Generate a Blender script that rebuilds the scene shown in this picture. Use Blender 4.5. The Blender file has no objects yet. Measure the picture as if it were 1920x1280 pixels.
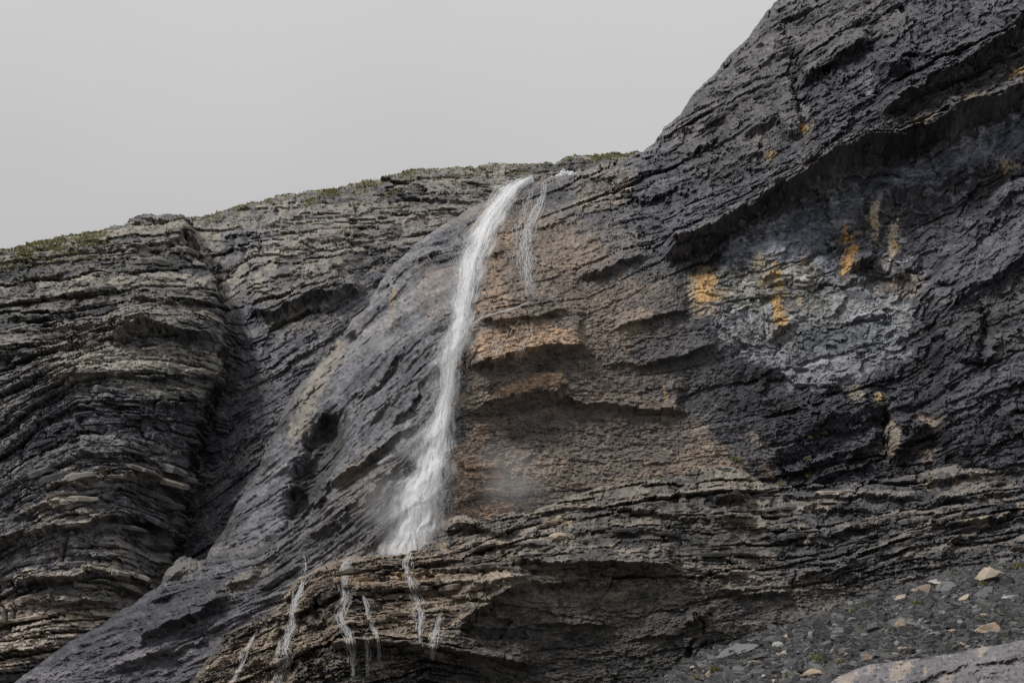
import bpy, math, time
import numpy as np

T_START = time.time()
SC = bpy.context.scene
COL = SC.collection

# ------------------------------------------------------------------ camera
PITCH = math.radians(17.0)
LENS, SENSOR = 70.0, 36.0
CAM_Z = 1.7
cam_d = bpy.data.cameras.new('camera')
cam_d.lens = LENS; cam_d.sensor_width = SENSOR; cam_d.sensor_fit = 'HORIZONTAL'
cam_d.clip_start = 0.5; cam_d.clip_end = 6000.0
cam = bpy.data.objects.new('camera', cam_d)
cam.location = (0, 0, CAM_Z); cam.rotation_euler = (math.pi / 2 + PITCH, 0, 0)
COL.objects.link(cam); SC.camera = cam

# ------------------------------------------------------------------ overcast sky + soft sun
_sd = (-0.60, -0.40, 0.72); _l = math.sqrt(sum(c * c for c in _sd)); sun_dir = tuple(c / _l for c in _sd)      # from the upper left, brushing along the cliff
SUN_EL = math.asin(sun_dir[2])
world = bpy.data.worlds.new('World'); SC.world = world; world.use_nodes = True
nt = world.node_tree; nt.nodes.clear()
def wn(t, **k):
    n = nt.nodes.new(t)
    for a, b in k.items(): setattr(n, a, b)
    return n
w_out = wn('ShaderNodeOutputWorld'); w_bg = wn('ShaderNodeBackground'); w_bg.inputs['Strength'].default_value = 0.1
w_sky = wn('ShaderNodeTexSky', sky_type='NISHITA', sun_disc=False)
w_sky.sun_elevation = SUN_EL; w_sky.sun_rotation = math.atan2(sun_dir[0], sun_dir[1])
w_hs = wn('ShaderNodeHueSaturation'); w_hs.inputs['Saturation'].default_value = 0.15
w_tc = wn('ShaderNodeTexCoord'); w_sep = wn('ShaderNodeSeparateXYZ')
w_map = wn('ShaderNodeMapRange'); w_map.inputs['From Min'].default_value = 0.0; w_map.inputs['From Max'].default_value = 1.0
w_map.inputs['To Min'].default_value = 1.15; w_map.inputs['To Max'].default_value = 5.4
w_noise = wn('ShaderNodeTexNoise'); w_noise.inputs['Scale'].default_value = 3.0; w_noise.inputs['Detail'].default_value = 3
w_m1 = wn('ShaderNodeMath', operation='MULTIPLY_ADD'); w_m1.inputs[1].default_value = 0.7; w_m1.inputs[2].default_value = -0.35
w_m2 = wn('ShaderNodeMath', operation='ADD')
w_col = wn('ShaderNodeMix', data_type='RGBA', blend_type='MULTIPLY'); w_col.inputs['Factor'].default_value = 1
w_col.inputs['B'].default_value = (0.995, 0.988, 1.0, 1)
w_mix = wn('ShaderNodeMix', data_type='RGBA'); w_mix.inputs['Factor'].default_value = 0.94
L = nt.links.new
L(w_tc.outputs['Generated'], w_sep.inputs[0]); L(w_sep.outputs['Z'], w_map.inputs['Value'])
L(w_tc.outputs['Generated'], w_noise.inputs['Vector']); L(w_noise.outputs['Fac'], w_m1.inputs[0])
L(w_map.outputs[0], w_m2.inputs[0]); L(w_m1.outputs[0], w_m2.inputs[1])
L(w_m2.outputs[0], w_col.inputs['A'])
L(w_sky.outputs[0], w_hs.inputs['Color'])
L(w_hs.outputs[0], w_mix.inputs['A']); L(w_col.outputs['Result'], w_mix.inputs['B'])
L(w_mix.outputs['Result'], w_bg.inputs['Color']); L(w_bg.outputs[0], w_out.inputs[0])

sun_d = bpy.data.lights.new('sun', 'SUN'); sun_d.energy = 1.5; sun_d.angle = math.radians(10); sun_d.color = (1.0, 0.975, 0.945)
sun = bpy.data.objects.new('sun', sun_d)
from mathutils import Vector
sun.rotation_euler = Vector(sun_dir).to_track_quat('Z', 'Y').to_euler()
COL.objects.link(sun)
SC.view_settings.view_transform = 'Standard'; SC.view_settings.look = 'None'
SC.view_settings.exposure = 1.0; SC.view_settings.gamma = 1.0; SC.view_settings.use_curve_mapping = False
SC.cycles.transparent_max_bounces = 48
SC.cycles.max_bounces = 6; SC.cycles.diffuse_bounces = 3; SC.cycles.volume_bounces = 1

# ------------------------------------------------------------------ numpy helpers
f32 = np.float32
CP, SP = math.cos(PITCH), math.sin(PITCH)
def at(u, v, Y):
    """survey point: where the sight line through photo point (u, v) meets the vertical plane y = Y"""
    xc = (u - 960.0) / 1920.0 * SENSOR / LENS
    yc = (640.0 - v) / 1920.0 * SENSOR / LENS
    t = Y / (CP - yc * SP)
    return xc * t, Y, CAM_Z + (SP + yc * CP) * t
PX = 0.0572          # metres for one photo pixel, 212 m away

def hsh(ix, iy, seed):
    n = (ix.astype(np.int64) * 374761393 + iy.astype(np.int64) * 668265263 + seed * 974634777) & 0xFFFFFFFF
    n = n.astype(np.uint32)
    n = (n ^ (n >> np.uint32(13))) * np.uint32(1274126177)
    n = (n ^ (n >> np.uint32(15))) * np.uint32(2246822519)
    return ((n ^ (n >> np.uint32(16))) >> np.uint32(8)).astype(f32) * f32(1 / 16777216.0)
def vn(x, y, seed):
    x0 = np.floor(x); y0 = np.floor(y); fx = (x - x0).astype(f32); fy = (y - y0).astype(f32)
    fx = fx * fx * (3 - 2 * fx); fy = fy * fy * (3 - 2 * fy)
    x0 = x0.astype(np.int32); y0 = y0.astype(np.int32)
    a = hsh(x0, y0, seed); b = hsh(x0 + 1, y0, seed); c = hsh(x0, y0 + 1, seed); d = hsh(x0 + 1, y0 + 1, seed)
    return ((a + (b - a) * fx) * (1 - fy) + (c + (d - c) * fx) * fy) * 2 - 1
def fbm(x, y, seed, octv=4, gain=0.5):
    s = 0; a = 1.0; n = 0
    for o in range(octv):
        s = s + a * vn(x * (2 ** o) + 17.3 * o, y * (2 ** o) - 9.1 * o, seed + o); n += a; a *= gain
    return s / n
def sst(a, b, x):
    t = np.clip((x - a) / (b - a), 0, 1); return t * t * (3 - 2 * t)
def worley(x, y, seed):
    """distance to the nearest and second nearest cell point, and the id of the nearest"""
    x0 = np.floor(x).astype(np.int32); y0 = np.floor(y).astype(np.int32)
    d1 = np.full(x.shape, 9, f32); d2 = d1.copy(); idn = np.zeros(x.shape, f32)
    for j in (-1, 0, 1):
        for i in (-1, 0, 1):
            cx = x0 + i; cy = y0 + j
            d = (cx + hsh(cx, cy, seed) - x) ** 2 + (cy + hsh(cx, cy, seed + 5) - y) ** 2
            d = d.astype(f32); m = d < d1
            d2 = np.where(m, d1, np.minimum(d2, d)); idn = np.where(m, hsh(cx, cy, seed + 9), idn); d1 = np.where(m, d, d1)
    return np.sqrt(d1), np.sqrt(d2), idn

def facets(x, y, seed, tilt=1.0):
    """broken faces: each cell has its own height and its own slant"""
    x0 = np.floor(x).astype(np.int32); y0 = np.floor(y).astype(np.int32)
    d1 = np.full(x.shape, 9, f32); out = np.zeros(x.shape, f32); idn = np.zeros(x.shape, f32)
    for j in (-1, 0, 1):
        for i in (-1, 0, 1):
            cx = x0 + i; cy = y0 + j
            h1 = hsh(cx, cy, seed); h2 = hsh(cx, cy, seed + 5); h3 = hsh(cx, cy, seed + 9)
            dx = (x - cx - h1).astype(f32); dy = (y - cy - h2).astype(f32)
            d = dx * dx + dy * dy; m = d < d1
            t1 = (h1 * 7.3) % 1 - 0.5; t2 = (h2 * 9.1) % 1 - 0.5
            out = np.where(m, h3 - 0.5 + tilt * (t1 * dx + t2 * dy), out); idn = np.where(m, h3, idn); d1 = np.where(m, d, d1)
    return out, idn
def tps(ctrl):
    c = np.array(ctrl, float); p = c[:, :2] / 500.0; n = len(p)
    r = np.linalg.norm(p[:, None] - p[None], axis=2)
    K = np.where(r > 0, r * r * np.log(r + 1e-9), 0) + np.eye(n) * 0.01
    Pm = np.hstack([np.ones((n, 1)), p])
    A = np.block([[K, Pm], [Pm.T, np.zeros((3, 3))]])
    w = np.linalg.solve(A, np.concatenate([c[:, 2], np.zeros(3)]))
    def f(U, V):
        x = (U / 500.0).astype(f32); y = (V / 500.0).astype(f32)
        o = (w[n] + w[n + 1] * x + w[n + 2] * y).astype(f32)
        for k in range(n):
            r2 = (x - f32(p[k, 0])) ** 2 + (y - f32(p[k, 1])) ** 2
            o += f32(w[k] * 0.5) * r2 * np.log(r2 + f32(1e-9))
        return o
    return f

# coarse survey raster for outlines of coloured / rough regions
RU0, RV0, RS = -140, -180, 3.0
RW, RH = 730, 540
_ru = RU0 + np.arange(RW) * RS; _rv = RV0 + np.arange(RH) * RS
RUU, RVV = np.meshgrid(_ru, _rv)
def box(a, r, ax):
    r = int(max(1, r)); k = 2 * r + 1
    pad = [(0, 0), (0, 0)]; pad[ax] = (r + 1, r)
    c = np.cumsum(np.pad(a, pad, mode='edge'), axis=ax)
    n = a.shape[ax]
    hi = np.take(c, np.arange(k, k + n), axis=ax); lo = np.take(c, np.arange(0, n), axis=ax)
    return (hi - lo) / k
def polymask(poly, blur):
    p = np.array(poly, float); pad = blur * 2 + 12
    i0 = max(0, int((p[:, 0].min() - pad - RU0) / RS)); i1 = min(RW, int((p[:, 0].max() + pad - RU0) / RS) + 2)
    j0 = max(0, int((p[:, 1].min() - pad - RV0) / RS)); j1 = min(RH, int((p[:, 1].max() + pad - RV0) / RS) + 2)
    X = RUU[j0:j1, i0:i1]; Yv = RVV[j0:j1, i0:i1]
    ins = np.zeros(X.shape, bool)
    for k in range(len(p)):
        x1, y1 = p[k]; x2, y2 = p[k - 1]
        if y1 == y2: continue
        ins ^= ((y1 > Yv) != (y2 > Yv)) & (X < (x2 - x1) * (Yv - y1) / (y2 - y1) + x1)
    m = ins.astype(float); r = blur / RS / 2
    for _ in range(2):
        m = box(box(m, r, 0), r, 1)
    out = np.zeros((RH, RW), f32); out[j0:j1, i0:i1] = m
    return out
def samp(a, U, V):
    x = np.clip((U - RU0) / RS, 0, RW - 1.01); y = np.clip((V - RV0) / RS, 0, RH - 1.01)
    i = x.astype(np.int32); j = y.astype(np.int32); fx = (x - i).astype(f32); fy = (y - j).astype(f32)
    return (a[j, i] * (1 - fx) + a[j, i + 1] * fx) * (1 - fy) + (a[j + 1, i] * (1 - fx) + a[j + 1, i + 1] * fx) * fy

def strata(S, T, h, seed, ln):
    Tw = T / h + 0.9 * vn(S / (h * 14), T / (h * 5), seed) + 0.10 * vn(S / (h * 2.2), T / (h * 1.1), seed + 1)
    Tw = Tw + 0.42 * vn(Tw * 0.7, Tw * 0 + 3.3, seed + 2)
    k = np.floor(Tw); f = (Tw - k).astype(f32); k = k.astype(np.int32)
    r0 = hsh(k, k * 0 + 1, seed + 3)
    Ls = h * ln * (0.5 + 1.2 * hsh(k, k * 0 + 2, seed + 4))
    b = S / Ls + hsh(k, k * 0, seed + 5) * 20 + 0.25 * vn(S / (h * 1.5), T / (h * 0.8), seed + 6)
    bi = np.floor(b); bf = (b - bi).astype(f32); bi = bi.astype(np.int32)
    r1 = hsh(k, bi, seed + 7)
    edge = np.minimum(bf, 1 - bf) * Ls
    joint = np.exp(-(edge / (0.09 * h + 1.0)) ** 2) * (hsh(k, bi, seed + 8) > 0.35)
    gw = max(0.10, 2.1 / h)
    gap = np.exp(-(f / gw) ** 2) * (0.25 + 1.5 * (hsh(k, bi // 2, seed + 9) > 0.5))
    p = (0.5 * r0 + 0.5 * r1) * (1 - 0.4 * (1 - f) ** 3)
    return p - 0.34 * joint - 0.60 * gap, r0, r1

def bedfield(us, V, lines, U=None):
    vk = np.array([np.interp(us, [q[0] for q in l], [q[1] for q in l]) for l in lines])
    vk = np.maximum.accumulate(vk + np.arange(len(lines))[:, None] * 0.01, axis=0)
    Tk = vk.mean(axis=1); Tk = np.maximum.accumulate(Tk)
    Tk = np.concatenate([[Tk[0] - 600], Tk, [Tk[-1] + 600]])
    vk = np.vstack([vk[0] - 600, vk, vk[-1] + 600])
    T = np.empty(V.shape, f32)
    if U is None:
        for i in range(len(us)):
            T[:, i] = np.interp(V[:, i], vk[:, i], Tk)
    else:
        for j in range(V.shape[0]):
            x = np.interp(U[j], us, np.arange(len(us)))
            col = np.round(x).astype(int); vv = vk[:, col]
            k = np.clip((vv <= V[j][None, :]).sum(axis=0), 1, len(Tk) - 1); a = np.arange(V.shape[1])
            f = (V[j] - vv[k - 1, a]) / np.maximum(vv[k, a] - vv[k - 1, a], 1e-3)
            T[j] = Tk[k - 1] + f * (Tk[k] - Tk[k - 1])
    return T

def mesh_from_arrays(name, P, quads, mat, col=None, smooth=False):
    me = bpy.data.meshes.new(name)
    n = len(P); q = quads.shape[1]
    me.vertices.add(n); me.vertices.foreach_set('co', np.ascontiguousarray(P, f32).ravel())
    me.loops.add(quads.size); me.loops.foreach_set('vertex_index', np.ascontiguousarray(quads, np.int32).ravel())
    me.polygons.add(len(quads)); me.polygons.foreach_set('loop_start', np.arange(0, quads.size, q, dtype=np.int32))
    me.polygons.foreach_set('use_smooth', np.full(len(quads), smooth, bool))
    if col is not None:
        at_ = me.attributes.new('Col', 'FLOAT_COLOR', 'POINT')
        at_.data.foreach_set('color', np.ascontiguousarray(col, f32).ravel())
    me.update(calc_edges=True)
    me.materials.append(mat)
    return me
def link(name, me, parent=None, label=None, cat=None, kind=None, group=None):
    o = bpy.data.objects.new(name, me); COL.objects.link(o)
    if parent: o.parent = parent
    for k, v in (('label', label), ('category', cat), ('kind', kind), ('group', group)):
        if v: o[k] = v
    return o

# ------------------------------------------------------------------ materials
def new_mat(name):
    m = bpy.data.materials.new(name); m.use_nodes = True
    return m, m.node_tree.nodes, m.node_tree.links.new, m.node_tree.nodes['Principled BSDF']
def rock_material(name, base=None, rough=0.86, bump=0.65, per_object=False):
    m, N, Lk, bs = new_mat(name)
    geo = N.new('ShaderNodeNewGeometry')
    n1 = N.new('ShaderNodeTexNoise'); n1.inputs['Scale'].default_value = 7.0; n1.inputs['Detail'].default_value = 5; n1.inputs['Roughness'].default_value = 0.7
    n2 = N.new('ShaderNodeTexNoise'); n2.inputs['Scale'].default_value = 1.3; n2.inputs['Detail'].default_value = 4
    sc = N.new('ShaderNodeVectorMath'); sc.operation = 'MULTIPLY'; sc.inputs[1].default_value = (1, 1, 1.8)
    Lk(geo.outputs['Position'], sc.inputs[0]); Lk(sc.outputs[0], n1.inputs['Vector']); Lk(sc.outputs[0], n2.inputs['Vector'])
    if base is None:
        at_ = N.new('ShaderNodeAttribute'); at_.attribute_name = 'Col'; src = at_.outputs['Color']
    else:
        rgb = N.new('ShaderNodeRGB'); rgb.outputs[0].default_value = (*base, 1); src = rgb.outputs[0]
    mr = N.new('ShaderNodeMapRange'); mr.inputs['From Min'].default_value = 0.25; mr.inputs['From Max'].default_value = 0.75
    mr.inputs['To Min'].default_value = 0.55; mr.inputs['To Max'].default_value = 1.45
    Lk(n1.outputs['Fac'], mr.inputs['Value'])
    mr2 = N.new('ShaderNodeMapRange'); mr2.inputs['From Min'].default_value = 0.25; mr2.inputs['From Max'].default_value = 0.75
    mr2.inputs['To Min'].default_value = 0.78; mr2.inputs['To Max'].default_value = 1.22
    Lk(n2.outputs['Fac'], mr2.inputs['Value'])
    mu = N.new('ShaderNodeMath'); mu.operation = 'MULTIPLY'; Lk(mr.outputs[0], mu.inputs[0]); Lk(mr2.outputs[0], mu.inputs[1])
    last = mu.outputs[0]
    if per_object:
        oi = N.new('ShaderNodeObjectInfo'); m3 = N.new('ShaderNodeMapRange'); m3.inputs['To Min'].default_value = 0.65; m3.inputs['To Max'].default_value = 1.25
        Lk(oi.outputs['Random'], m3.inputs['Value']); m4 = N.new('ShaderNodeMath'); m4.operation = 'MULTIPLY'
        Lk(last, m4.inputs[0]); Lk(m3.outputs[0], m4.inputs[1]); last = m4.outputs[0]
    vm = N.new('ShaderNodeVectorMath'); vm.operation = 'SCALE'; Lk(src, vm.inputs[0]); Lk(last, vm.inputs['Scale'])
    Lk(vm.outputs[0], bs.inputs['Base Color'])
    bp = N.new('ShaderNodeBump'); bp.inputs['Strength'].default_value = bump; bp.inputs['Distance'].default_value = 0.13
    Lk(n1.outputs['Fac'], bp.inputs['Height']); Lk(bp.outputs[0], bs.inputs['Normal'])
    if base is None:
        inv = N.new('ShaderNodeMapRange'); inv.inputs['To Min'].default_value = rough; inv.inputs['To Max'].default_value = 0.36
        Lk(at_.outputs['Alpha'], inv.inputs['Value']); Lk(inv.outputs[0], bs.inputs['Roughness'])
    else:
        bs.inputs['Roughness'].default_value = rough
    bs.inputs['Specular IOR Level'].default_value = 0.5
    return m
M_ROCK = rock_material('cliff_rock')

# palette (albedo)
TAN = (0.30, 0.265, 0.215); GREYBR = (0.20, 0.182, 0.16); SLATE = (0.078, 0.080, 0.094); DARK = (0.046, 0.047, 0.056)
BLUE = (0.23, 0.245, 0.28); BROWN = (0.185, 0.148, 0.115); OBROWN = (0.29, 0.205, 0.14); ORANGE = (0.58, 0.36, 0.14)
FLANK = (0.150, 0.148, 0.152); CREAM = (0.66, 0.57, 0.43); GREEN = (0.10, 0.105, 0.025); PURPLE = (0.092, 0.091, 0.102)

# ------------------------------------------------------------------ the rock surface builder
class Rock:
    def __init__(s, u0, u1, v0, v1, step, top, ctrl, seed, roll=2.5, roll_px=26, jag=3.0, right=None, rback=0.25, ext=(0, 0)):
        s.us = np.arange(u0, u1 + step, step); far = np.cumsum(np.geomspace(3, 70, 26))
        if ext[0]: s.us = np.concatenate([s.us[0] - far[::-1], s.us])
        if ext[1]: s.us = np.concatenate([s.us, s.us[-1] + far])
        vs = np.arange(v0, v1, step)
        vs = np.concatenate([vs, v1 + np.array([6, 20, 50, 100, 180, 300, 480])])
        s.vs = vs; s.seed = seed
        tu = [q[0] for q in top]; tv = [q[1] for q in top]
        s.topv = np.interp(s.us, tu, tv) + jag * (fbm(s.us / 26.0, s.us * 0 + 1.5, seed + 90, 4, 0.6) + 0.6 * (hsh(np.floor(s.us / 13 + vn(s.us / 9, s.us * 0, seed + 91)).astype(int), np.zeros(len(s.us), int), seed + 92) - 0.5))
        s.U, V = np.meshgrid(s.us, vs); s.U = s.U.astype(f32); V = V.astype(f32)
        s.overR = 0
        if right:
            rv = np.interp(vs, [q[0] for q in right], [q[1] for q in right]) + 7 * fbm(vs / 30.0, vs * 0 + 2.5, seed + 95, 3, 0.6) + 9 * (hsh(np.floor(vs / 11 + vn(vs / 20, vs * 0, seed + 96)).astype(int), np.zeros(len(vs), int), seed + 97) - 0.5)
            s.overR = np.maximum(s.U - rv[:, None].astype(f32), 0); s.U = np.minimum(s.U, rv[:, None].astype(f32)); s.rback = rback; s.rv = rv
        tv2 = np.interp(s.U, s.us, s.topv).astype(f32)
        s.V = np.maximum(V, tv2); s.over = np.maximum(tv2 - V, 0); s.inside = s.V - tv2
        s.Y = tps(ctrl)(np.clip(s.U, -75, 2000), np.clip(s.V, -260, 1340))
        e = np.clip(s.inside / roll_px, 0, 1)
        s.Y += roll * (1 - np.sqrt(np.clip(1 - (1 - e) ** 2, 0, 1)))
        if right:
            e = np.clip((s.rv[:, None] - s.U) / 34, 0, 1).astype(f32); s.Y += 1.0 * (1 - np.sqrt(np.clip(1 - (1 - e) ** 2, 0, 1)))
        s.D = np.zeros_like(s.U)
        _f, i1 = facets(s.U / 34, s.V / 26, seed + 3); _f2, i2 = facets(s.U / 13, s.V / 10, seed + 4)
        wu = 5 * fbm(s.U / 70, s.V / 70, seed + 1, 3) + 2.0 * fbm(s.U / 14, s.V / 14, seed + 2, 2) + 12 * (i1 - 0.5) + 6 * (i2 - 0.5)
        wv = 5 * fbm(s.U / 70, s.V / 70, seed + 11, 3) + 1.5 * fbm(s.U / 14, s.V / 14, seed + 12, 2) + 9 * ((i1 * 7.7) % 1 - 0.5) + 4.5 * ((i2 * 5.3) % 1 - 0.5)
        s.Uw = s.U + wu; s.Vw = s.V + wv
        s.U3 = s.Uw + 55 * fbm(s.U / 110, s.V / 60, seed + 31, 4, 0.6); s.V3 = s.Vw + 34 * fbm(s.U / 110, s.V / 60, seed + 41, 4, 0.6)
        _f3, i3 = facets(s.U / 17, s.V / 9, seed + 6); _f4, i4 = facets(s.U / 6, s.V / 4, seed + 7)
        s.blk = 0.65 * (i3 - 0.5) + 0.35 * (i4 - 0.5); s.fleck = i4
        s.rag = fbm(s.U / 17, s.V / 17, seed + 21, 4, 0.65)
        s.hide = None; s.C = None; s.wet = np.zeros_like(s.U)
    def ledge(s, A, up, w, *poly):
        pu = np.array([p[0] for p in poly], float); pv = np.array([p[1] for p in poly], float)
        u0, u1 = pu[0], pu[-1]
        i0, i1 = np.searchsorted(s.us, [u0 - 20, u1 + 20])
        sl = (slice(None), slice(i0, i1))
        Uw, Vw = s.Uw[sl], s.Vw[sl]
        line = np.interp(Uw, pu, pv).astype(f32)
        tl = min(26.0, (u1 - u0) * 0.3)
        tap = sst(u0 - 4, u0 + tl, Uw) * (1 - sst(u1 - tl, u1 + 4, Uw))
        d = Vw - line
        prof = np.where(d < 0, np.exp(np.minimum(d, 0) / up), 1 - np.sqrt(np.clip(d / w, 0, 1)))
        s.D[sl] += (A * tap * prof).astype(f32)
    def crack(s, A, w, *poly):
        p = np.array(poly, float)
        i0, i1 = np.searchsorted(s.us, [p[:, 0].min() - 6 * w - 10, p[:, 0].max() + 6 * w + 10])
        sl = (slice(None), slice(i0, i1)); X, Yv = s.Uw[sl], s.Vw[sl]
        best = np.full(X.shape, 1e9, f32)
        for (x1, y1), (x2, y2) in zip(p[:-1], p[1:]):
            dx, dy = x2 - x1, y2 - y1
            t = np.clip(((X - x1) * dx + (Yv - y1) * dy) / (dx * dx + dy * dy + 1e-6), 0, 1)
            best = np.minimum(best, (X - x1 - t * dx) ** 2 + (Yv - y1 - t * dy) ** 2)
        s.D[sl] -= (A * np.exp(-best / (w * w)) * sst(-0.5, 0.25, s.rag[sl])).astype(f32)
    def bulge(s, A, blur, poly):
        s.D += A * samp(polymask(poly, blur), s.Uw, s.Vw)
    def paint(s, colr, poly, blur=30, k=1.0, rag=0.35, soft=0.16):
        m = samp(polymask(poly, blur), s.U3 if blur >= 30 else s.Uw, s.V3 if blur >= 30 else s.Vw)
        a = sst(0.5 - soft, 0.5 + soft, m + (rag * s.rag + 0.5 * s.blk) * (m > 0.02)) * k
        s.C = s.C + (np.array(colr, f32) - s.C) * a[..., None]
    def stain(s, colr, poly, k=1.0, blur=6, rag=0.55):
        """mineral streak with ragged, downward-drawn edges"""
        u = s.U + 0.3 * (s.Uw - s.U); v = s.V + 0.3 * (s.Vw - s.V)
        m = samp(polymask(poly, blur), u, v)
        if not hasattr(s, 'ragv'): s.ragv = 0.7 * fbm(s.U / 4, s.V / 12, s.seed + 22, 4, 0.7) + 0.9 * s.blk
        a = sst(0.42, 0.58, m + rag * s.ragv * (m > 0.02)) * k * (0.65 + 0.35 * sst(-0.35, 0.1, s.rag))
        s.C = s.C + (np.array(colr, f32) * (1 + 0.35 * s.ragv[..., None]) - s.C) * a[..., None]
    def build(s, name, mat, back=0.16, drop=0.02, backmax=80, **tags):
        x, y, z = at(s.U.astype(float), s.V.astype(float), s.Y.astype(float))
        y = y - s.D
        y = y + s.over * back; z = z - s.over * drop
        if s.overR is not None and np.ndim(s.overR):
            y = y + s.overR * s.rback
            fs, _i = facets(s.overR / 9 + 0.3 * s.rag, s.V / 9, s.seed + 98, 1.4)
            x = x + np.minimum(s.overR / 6, 1) * (0.9 * fs + 0.5 * s.D - 0.3)
        s.P = np.stack([x, y, z], axis=-1)
        nr, nc = s.U.shape
        idx = np.arange(nr * nc).reshape(nr, nc)
        q = np.stack([idx[:-1, :-1], idx[1:, :-1], idx[1:, 1:], idx[:-1, 1:]], axis=-1)
        ok = (s.over[1:, :-1] < backmax) & (s.over[1:, 1:] < backmax)
        if s.hide is not None: ok &= ~s.hide[1:, 1:]
        q = q[ok]
        used = np.zeros(nr * nc, bool); used[q.ravel()] = True
        remap = np.cumsum(used) - 1
        col = np.concatenate([np.clip(s.C, 0.012, 0.75), s.wet[..., None]], axis=-1).reshape(-1, 4)[used]
        me = mesh_from_arrays(name, s.P.reshape(-1, 3)[used], remap[q], mat, col)
        return link(name, me, **tags)
    def point(s, u, v):
        """points on the finished surface"""
        u = np.atleast_1d(np.asarray(u, float)); v = np.atleast_1d(np.asarray(v, float))
        x = np.clip(np.interp(u, s.us, np.arange(len(s.us))), 0, len(s.us) - 1.01)
        y = np.clip(np.interp(v, s.vs, np.arange(len(s.vs))), 0, len(s.vs) - 1.01)
        i = x.astype(int); j = y.astype(int); fx = (x - i)[:, None]; fy = (y - j)[:, None]
        P = s.P
        return (P[j, i] * (1 - fx) + P[j, i + 1] * fx) * (1 - fy) + (P[j + 1, i] * (1 - fx) + P[j + 1, i + 1] * fx) * fy

def bedded(s, T, amp, rough, chunk=1.0, scales=((46, 1.5), (19, 0.8), (8, 0.36)), ln=5):
    """break the face into beds and blocks; hard beds are paler"""
    S = s.U; sd = s.seed
    # small faults shift the beds so that no line runs on for ever
    f0, i0 = facets(S / 150 + 0.3 * s.rag, s.V / 75 + 0.2 * s.rag, sd + 60); f1, i1 = facets(S / 55 + 0.3 * s.rag, s.V / 30, sd + 61)
    T = T + 10 * (i0 - 0.5) + 5 * (i1 - 0.5) + 2 * f1
    cs = np.zeros_like(S)
    for k, (h, a) in enumerate(scales):
        p, r0, r1 = strata(S, T, h, sd + 100 + 20 * k, ln * (1 + 0.3 * k))
        mod = (0.3, 0.2, 0.08)[min(k, 2)] + (0.7, 0.8, 0.92)[min(k, 2)] * sst(-0.25 + 0.12 * k, 0.3 + 0.05 * k, fbm(S / (h * 6), s.V / (h * 4), sd + 300 + k, 2))
        s.D += a * amp * mod * p
        cs += (0.5 * r0 + 0.5 * r1 - 0.5) * (0.5, 0.8, 0.7)[min(k, 2)]
    # crumbly foliation, drawn out along the beds
    s.D += rough * (0.17 * fbm(S / 42, T / 11, sd + 401, 5, 0.7) + 0.10 * fbm(S / 8, T / 3.4, sd + 402, 2, 0.7)
                    + 0.07 * (hsh((S * 3).astype(int), (s.V * 3).astype(int), sd + 403) - 0.5))
    fa, ia = facets(S / 64 + 0.5 * s.rag, T / 30 + 0.3 * s.rag, sd + 420, 1.4)
    fb, ib = facets(S / 26 + 0.35 * s.rag, T / 10 + 0.2 * s.rag, sd + 430, 1.6)
    fc, ic = facets(S / 9.5, T / 4.4, sd + 440, 1.6)
    s.D += rough * (chunk * (0.85 * fa + 0.50 * fb) + 0.22 * fc)
    s.T = T
    return cs + 0.22 * (ia - 0.5) + 0.4 * (ib - 0.5) + 0.35 * (ic - 0.5)

def tone(s, cs, lo=0.45, hi=0.45, fine=0.25):
    g = (1 + hi * 1.8) ** np.clip(cs, 0, 1) * (1 - lo) ** (-1.8 * np.clip(cs, -1, 0))
    g = g * (1 + fine * fbm(s.U / 5, s.V / 3.2, s.seed + 501, 3, 0.7)) * (1 + 0.22 * fbm(s.U / 90, s.V / 90, s.seed + 502, 3))
    g = np.clip(g, 0.05, 4)
    g = g * np.where(s.fleck > 0.95, 1.45, 1.0) * np.where(s.fleck < 0.10, 0.55, 1.0)      # fresh pale chips and dark pits
    s.C = s.C * np.stack([g ** 1.06, g, g ** 0.90], -1).astype(f32)     # blue of the shadows put into the darker tones, paler beds warmer
def base_col(s, c):
    s.C = np.ones(s.U.shape + (3,), f32) * np.array(c, f32)

# ================================================================== A  the far ridge and the layered bastion on the left
topC = [(300, 1330), (350, 1285), (400, 1225), (420, 1190), (450, 1172), (520, 1140), (560, 1082), (600, 1062), (640, 1046), (700, 1044), (760, 1042), (785, 1030), (810, 1012), (830, 995), (842, 978), (870, 974), (905, 986), (930, 972), (960, 964), (1000, 962), (1040, 944), (1080, 930),
        (1140, 912), (1200, 905), (1260, 898), (1320, 884), (1350, 878), (1385, 884), (1440, 912), (1480, 916), (1560, 912), (1640, 900), (1720, 890), (1760, 878), (1820, 868), (1880, 862), (2000, 840)]
topB = [(-80, 1325), (0, 1292), (30, 1275), (100, 1222), (190, 1170), (230, 1140), (300, 1098), (310, 1075), (330, 1048), (345, 1040), (375, 1052), (385, 1050), (400, 1020), (425, 985), (450, 930), (470, 905), (490, 860), (510, 820), (530, 770),
        (555, 728), (575, 705), (600, 680), (612, 655), (640, 640), (660, 600), (690, 575), (705, 545), (725, 512), (745, 492), (770, 470), (790, 448), (825, 425), (860, 405), (880, 391), (920, 375), (960, 354), (985, 344), (1010, 343), (1040, 333), (1095, 326),
        (1130, 308), (1170, 297), (1205, 285), (1235, 258), (1245, 240), (1275, 220), (1298, 180), (1320, 155), (1345, 130), (1370, 100), (1400, 75), (1424, 40), (1450, 12), (1475, -5), (1560, -55), (1700, -130), (2000, -260)]
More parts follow.
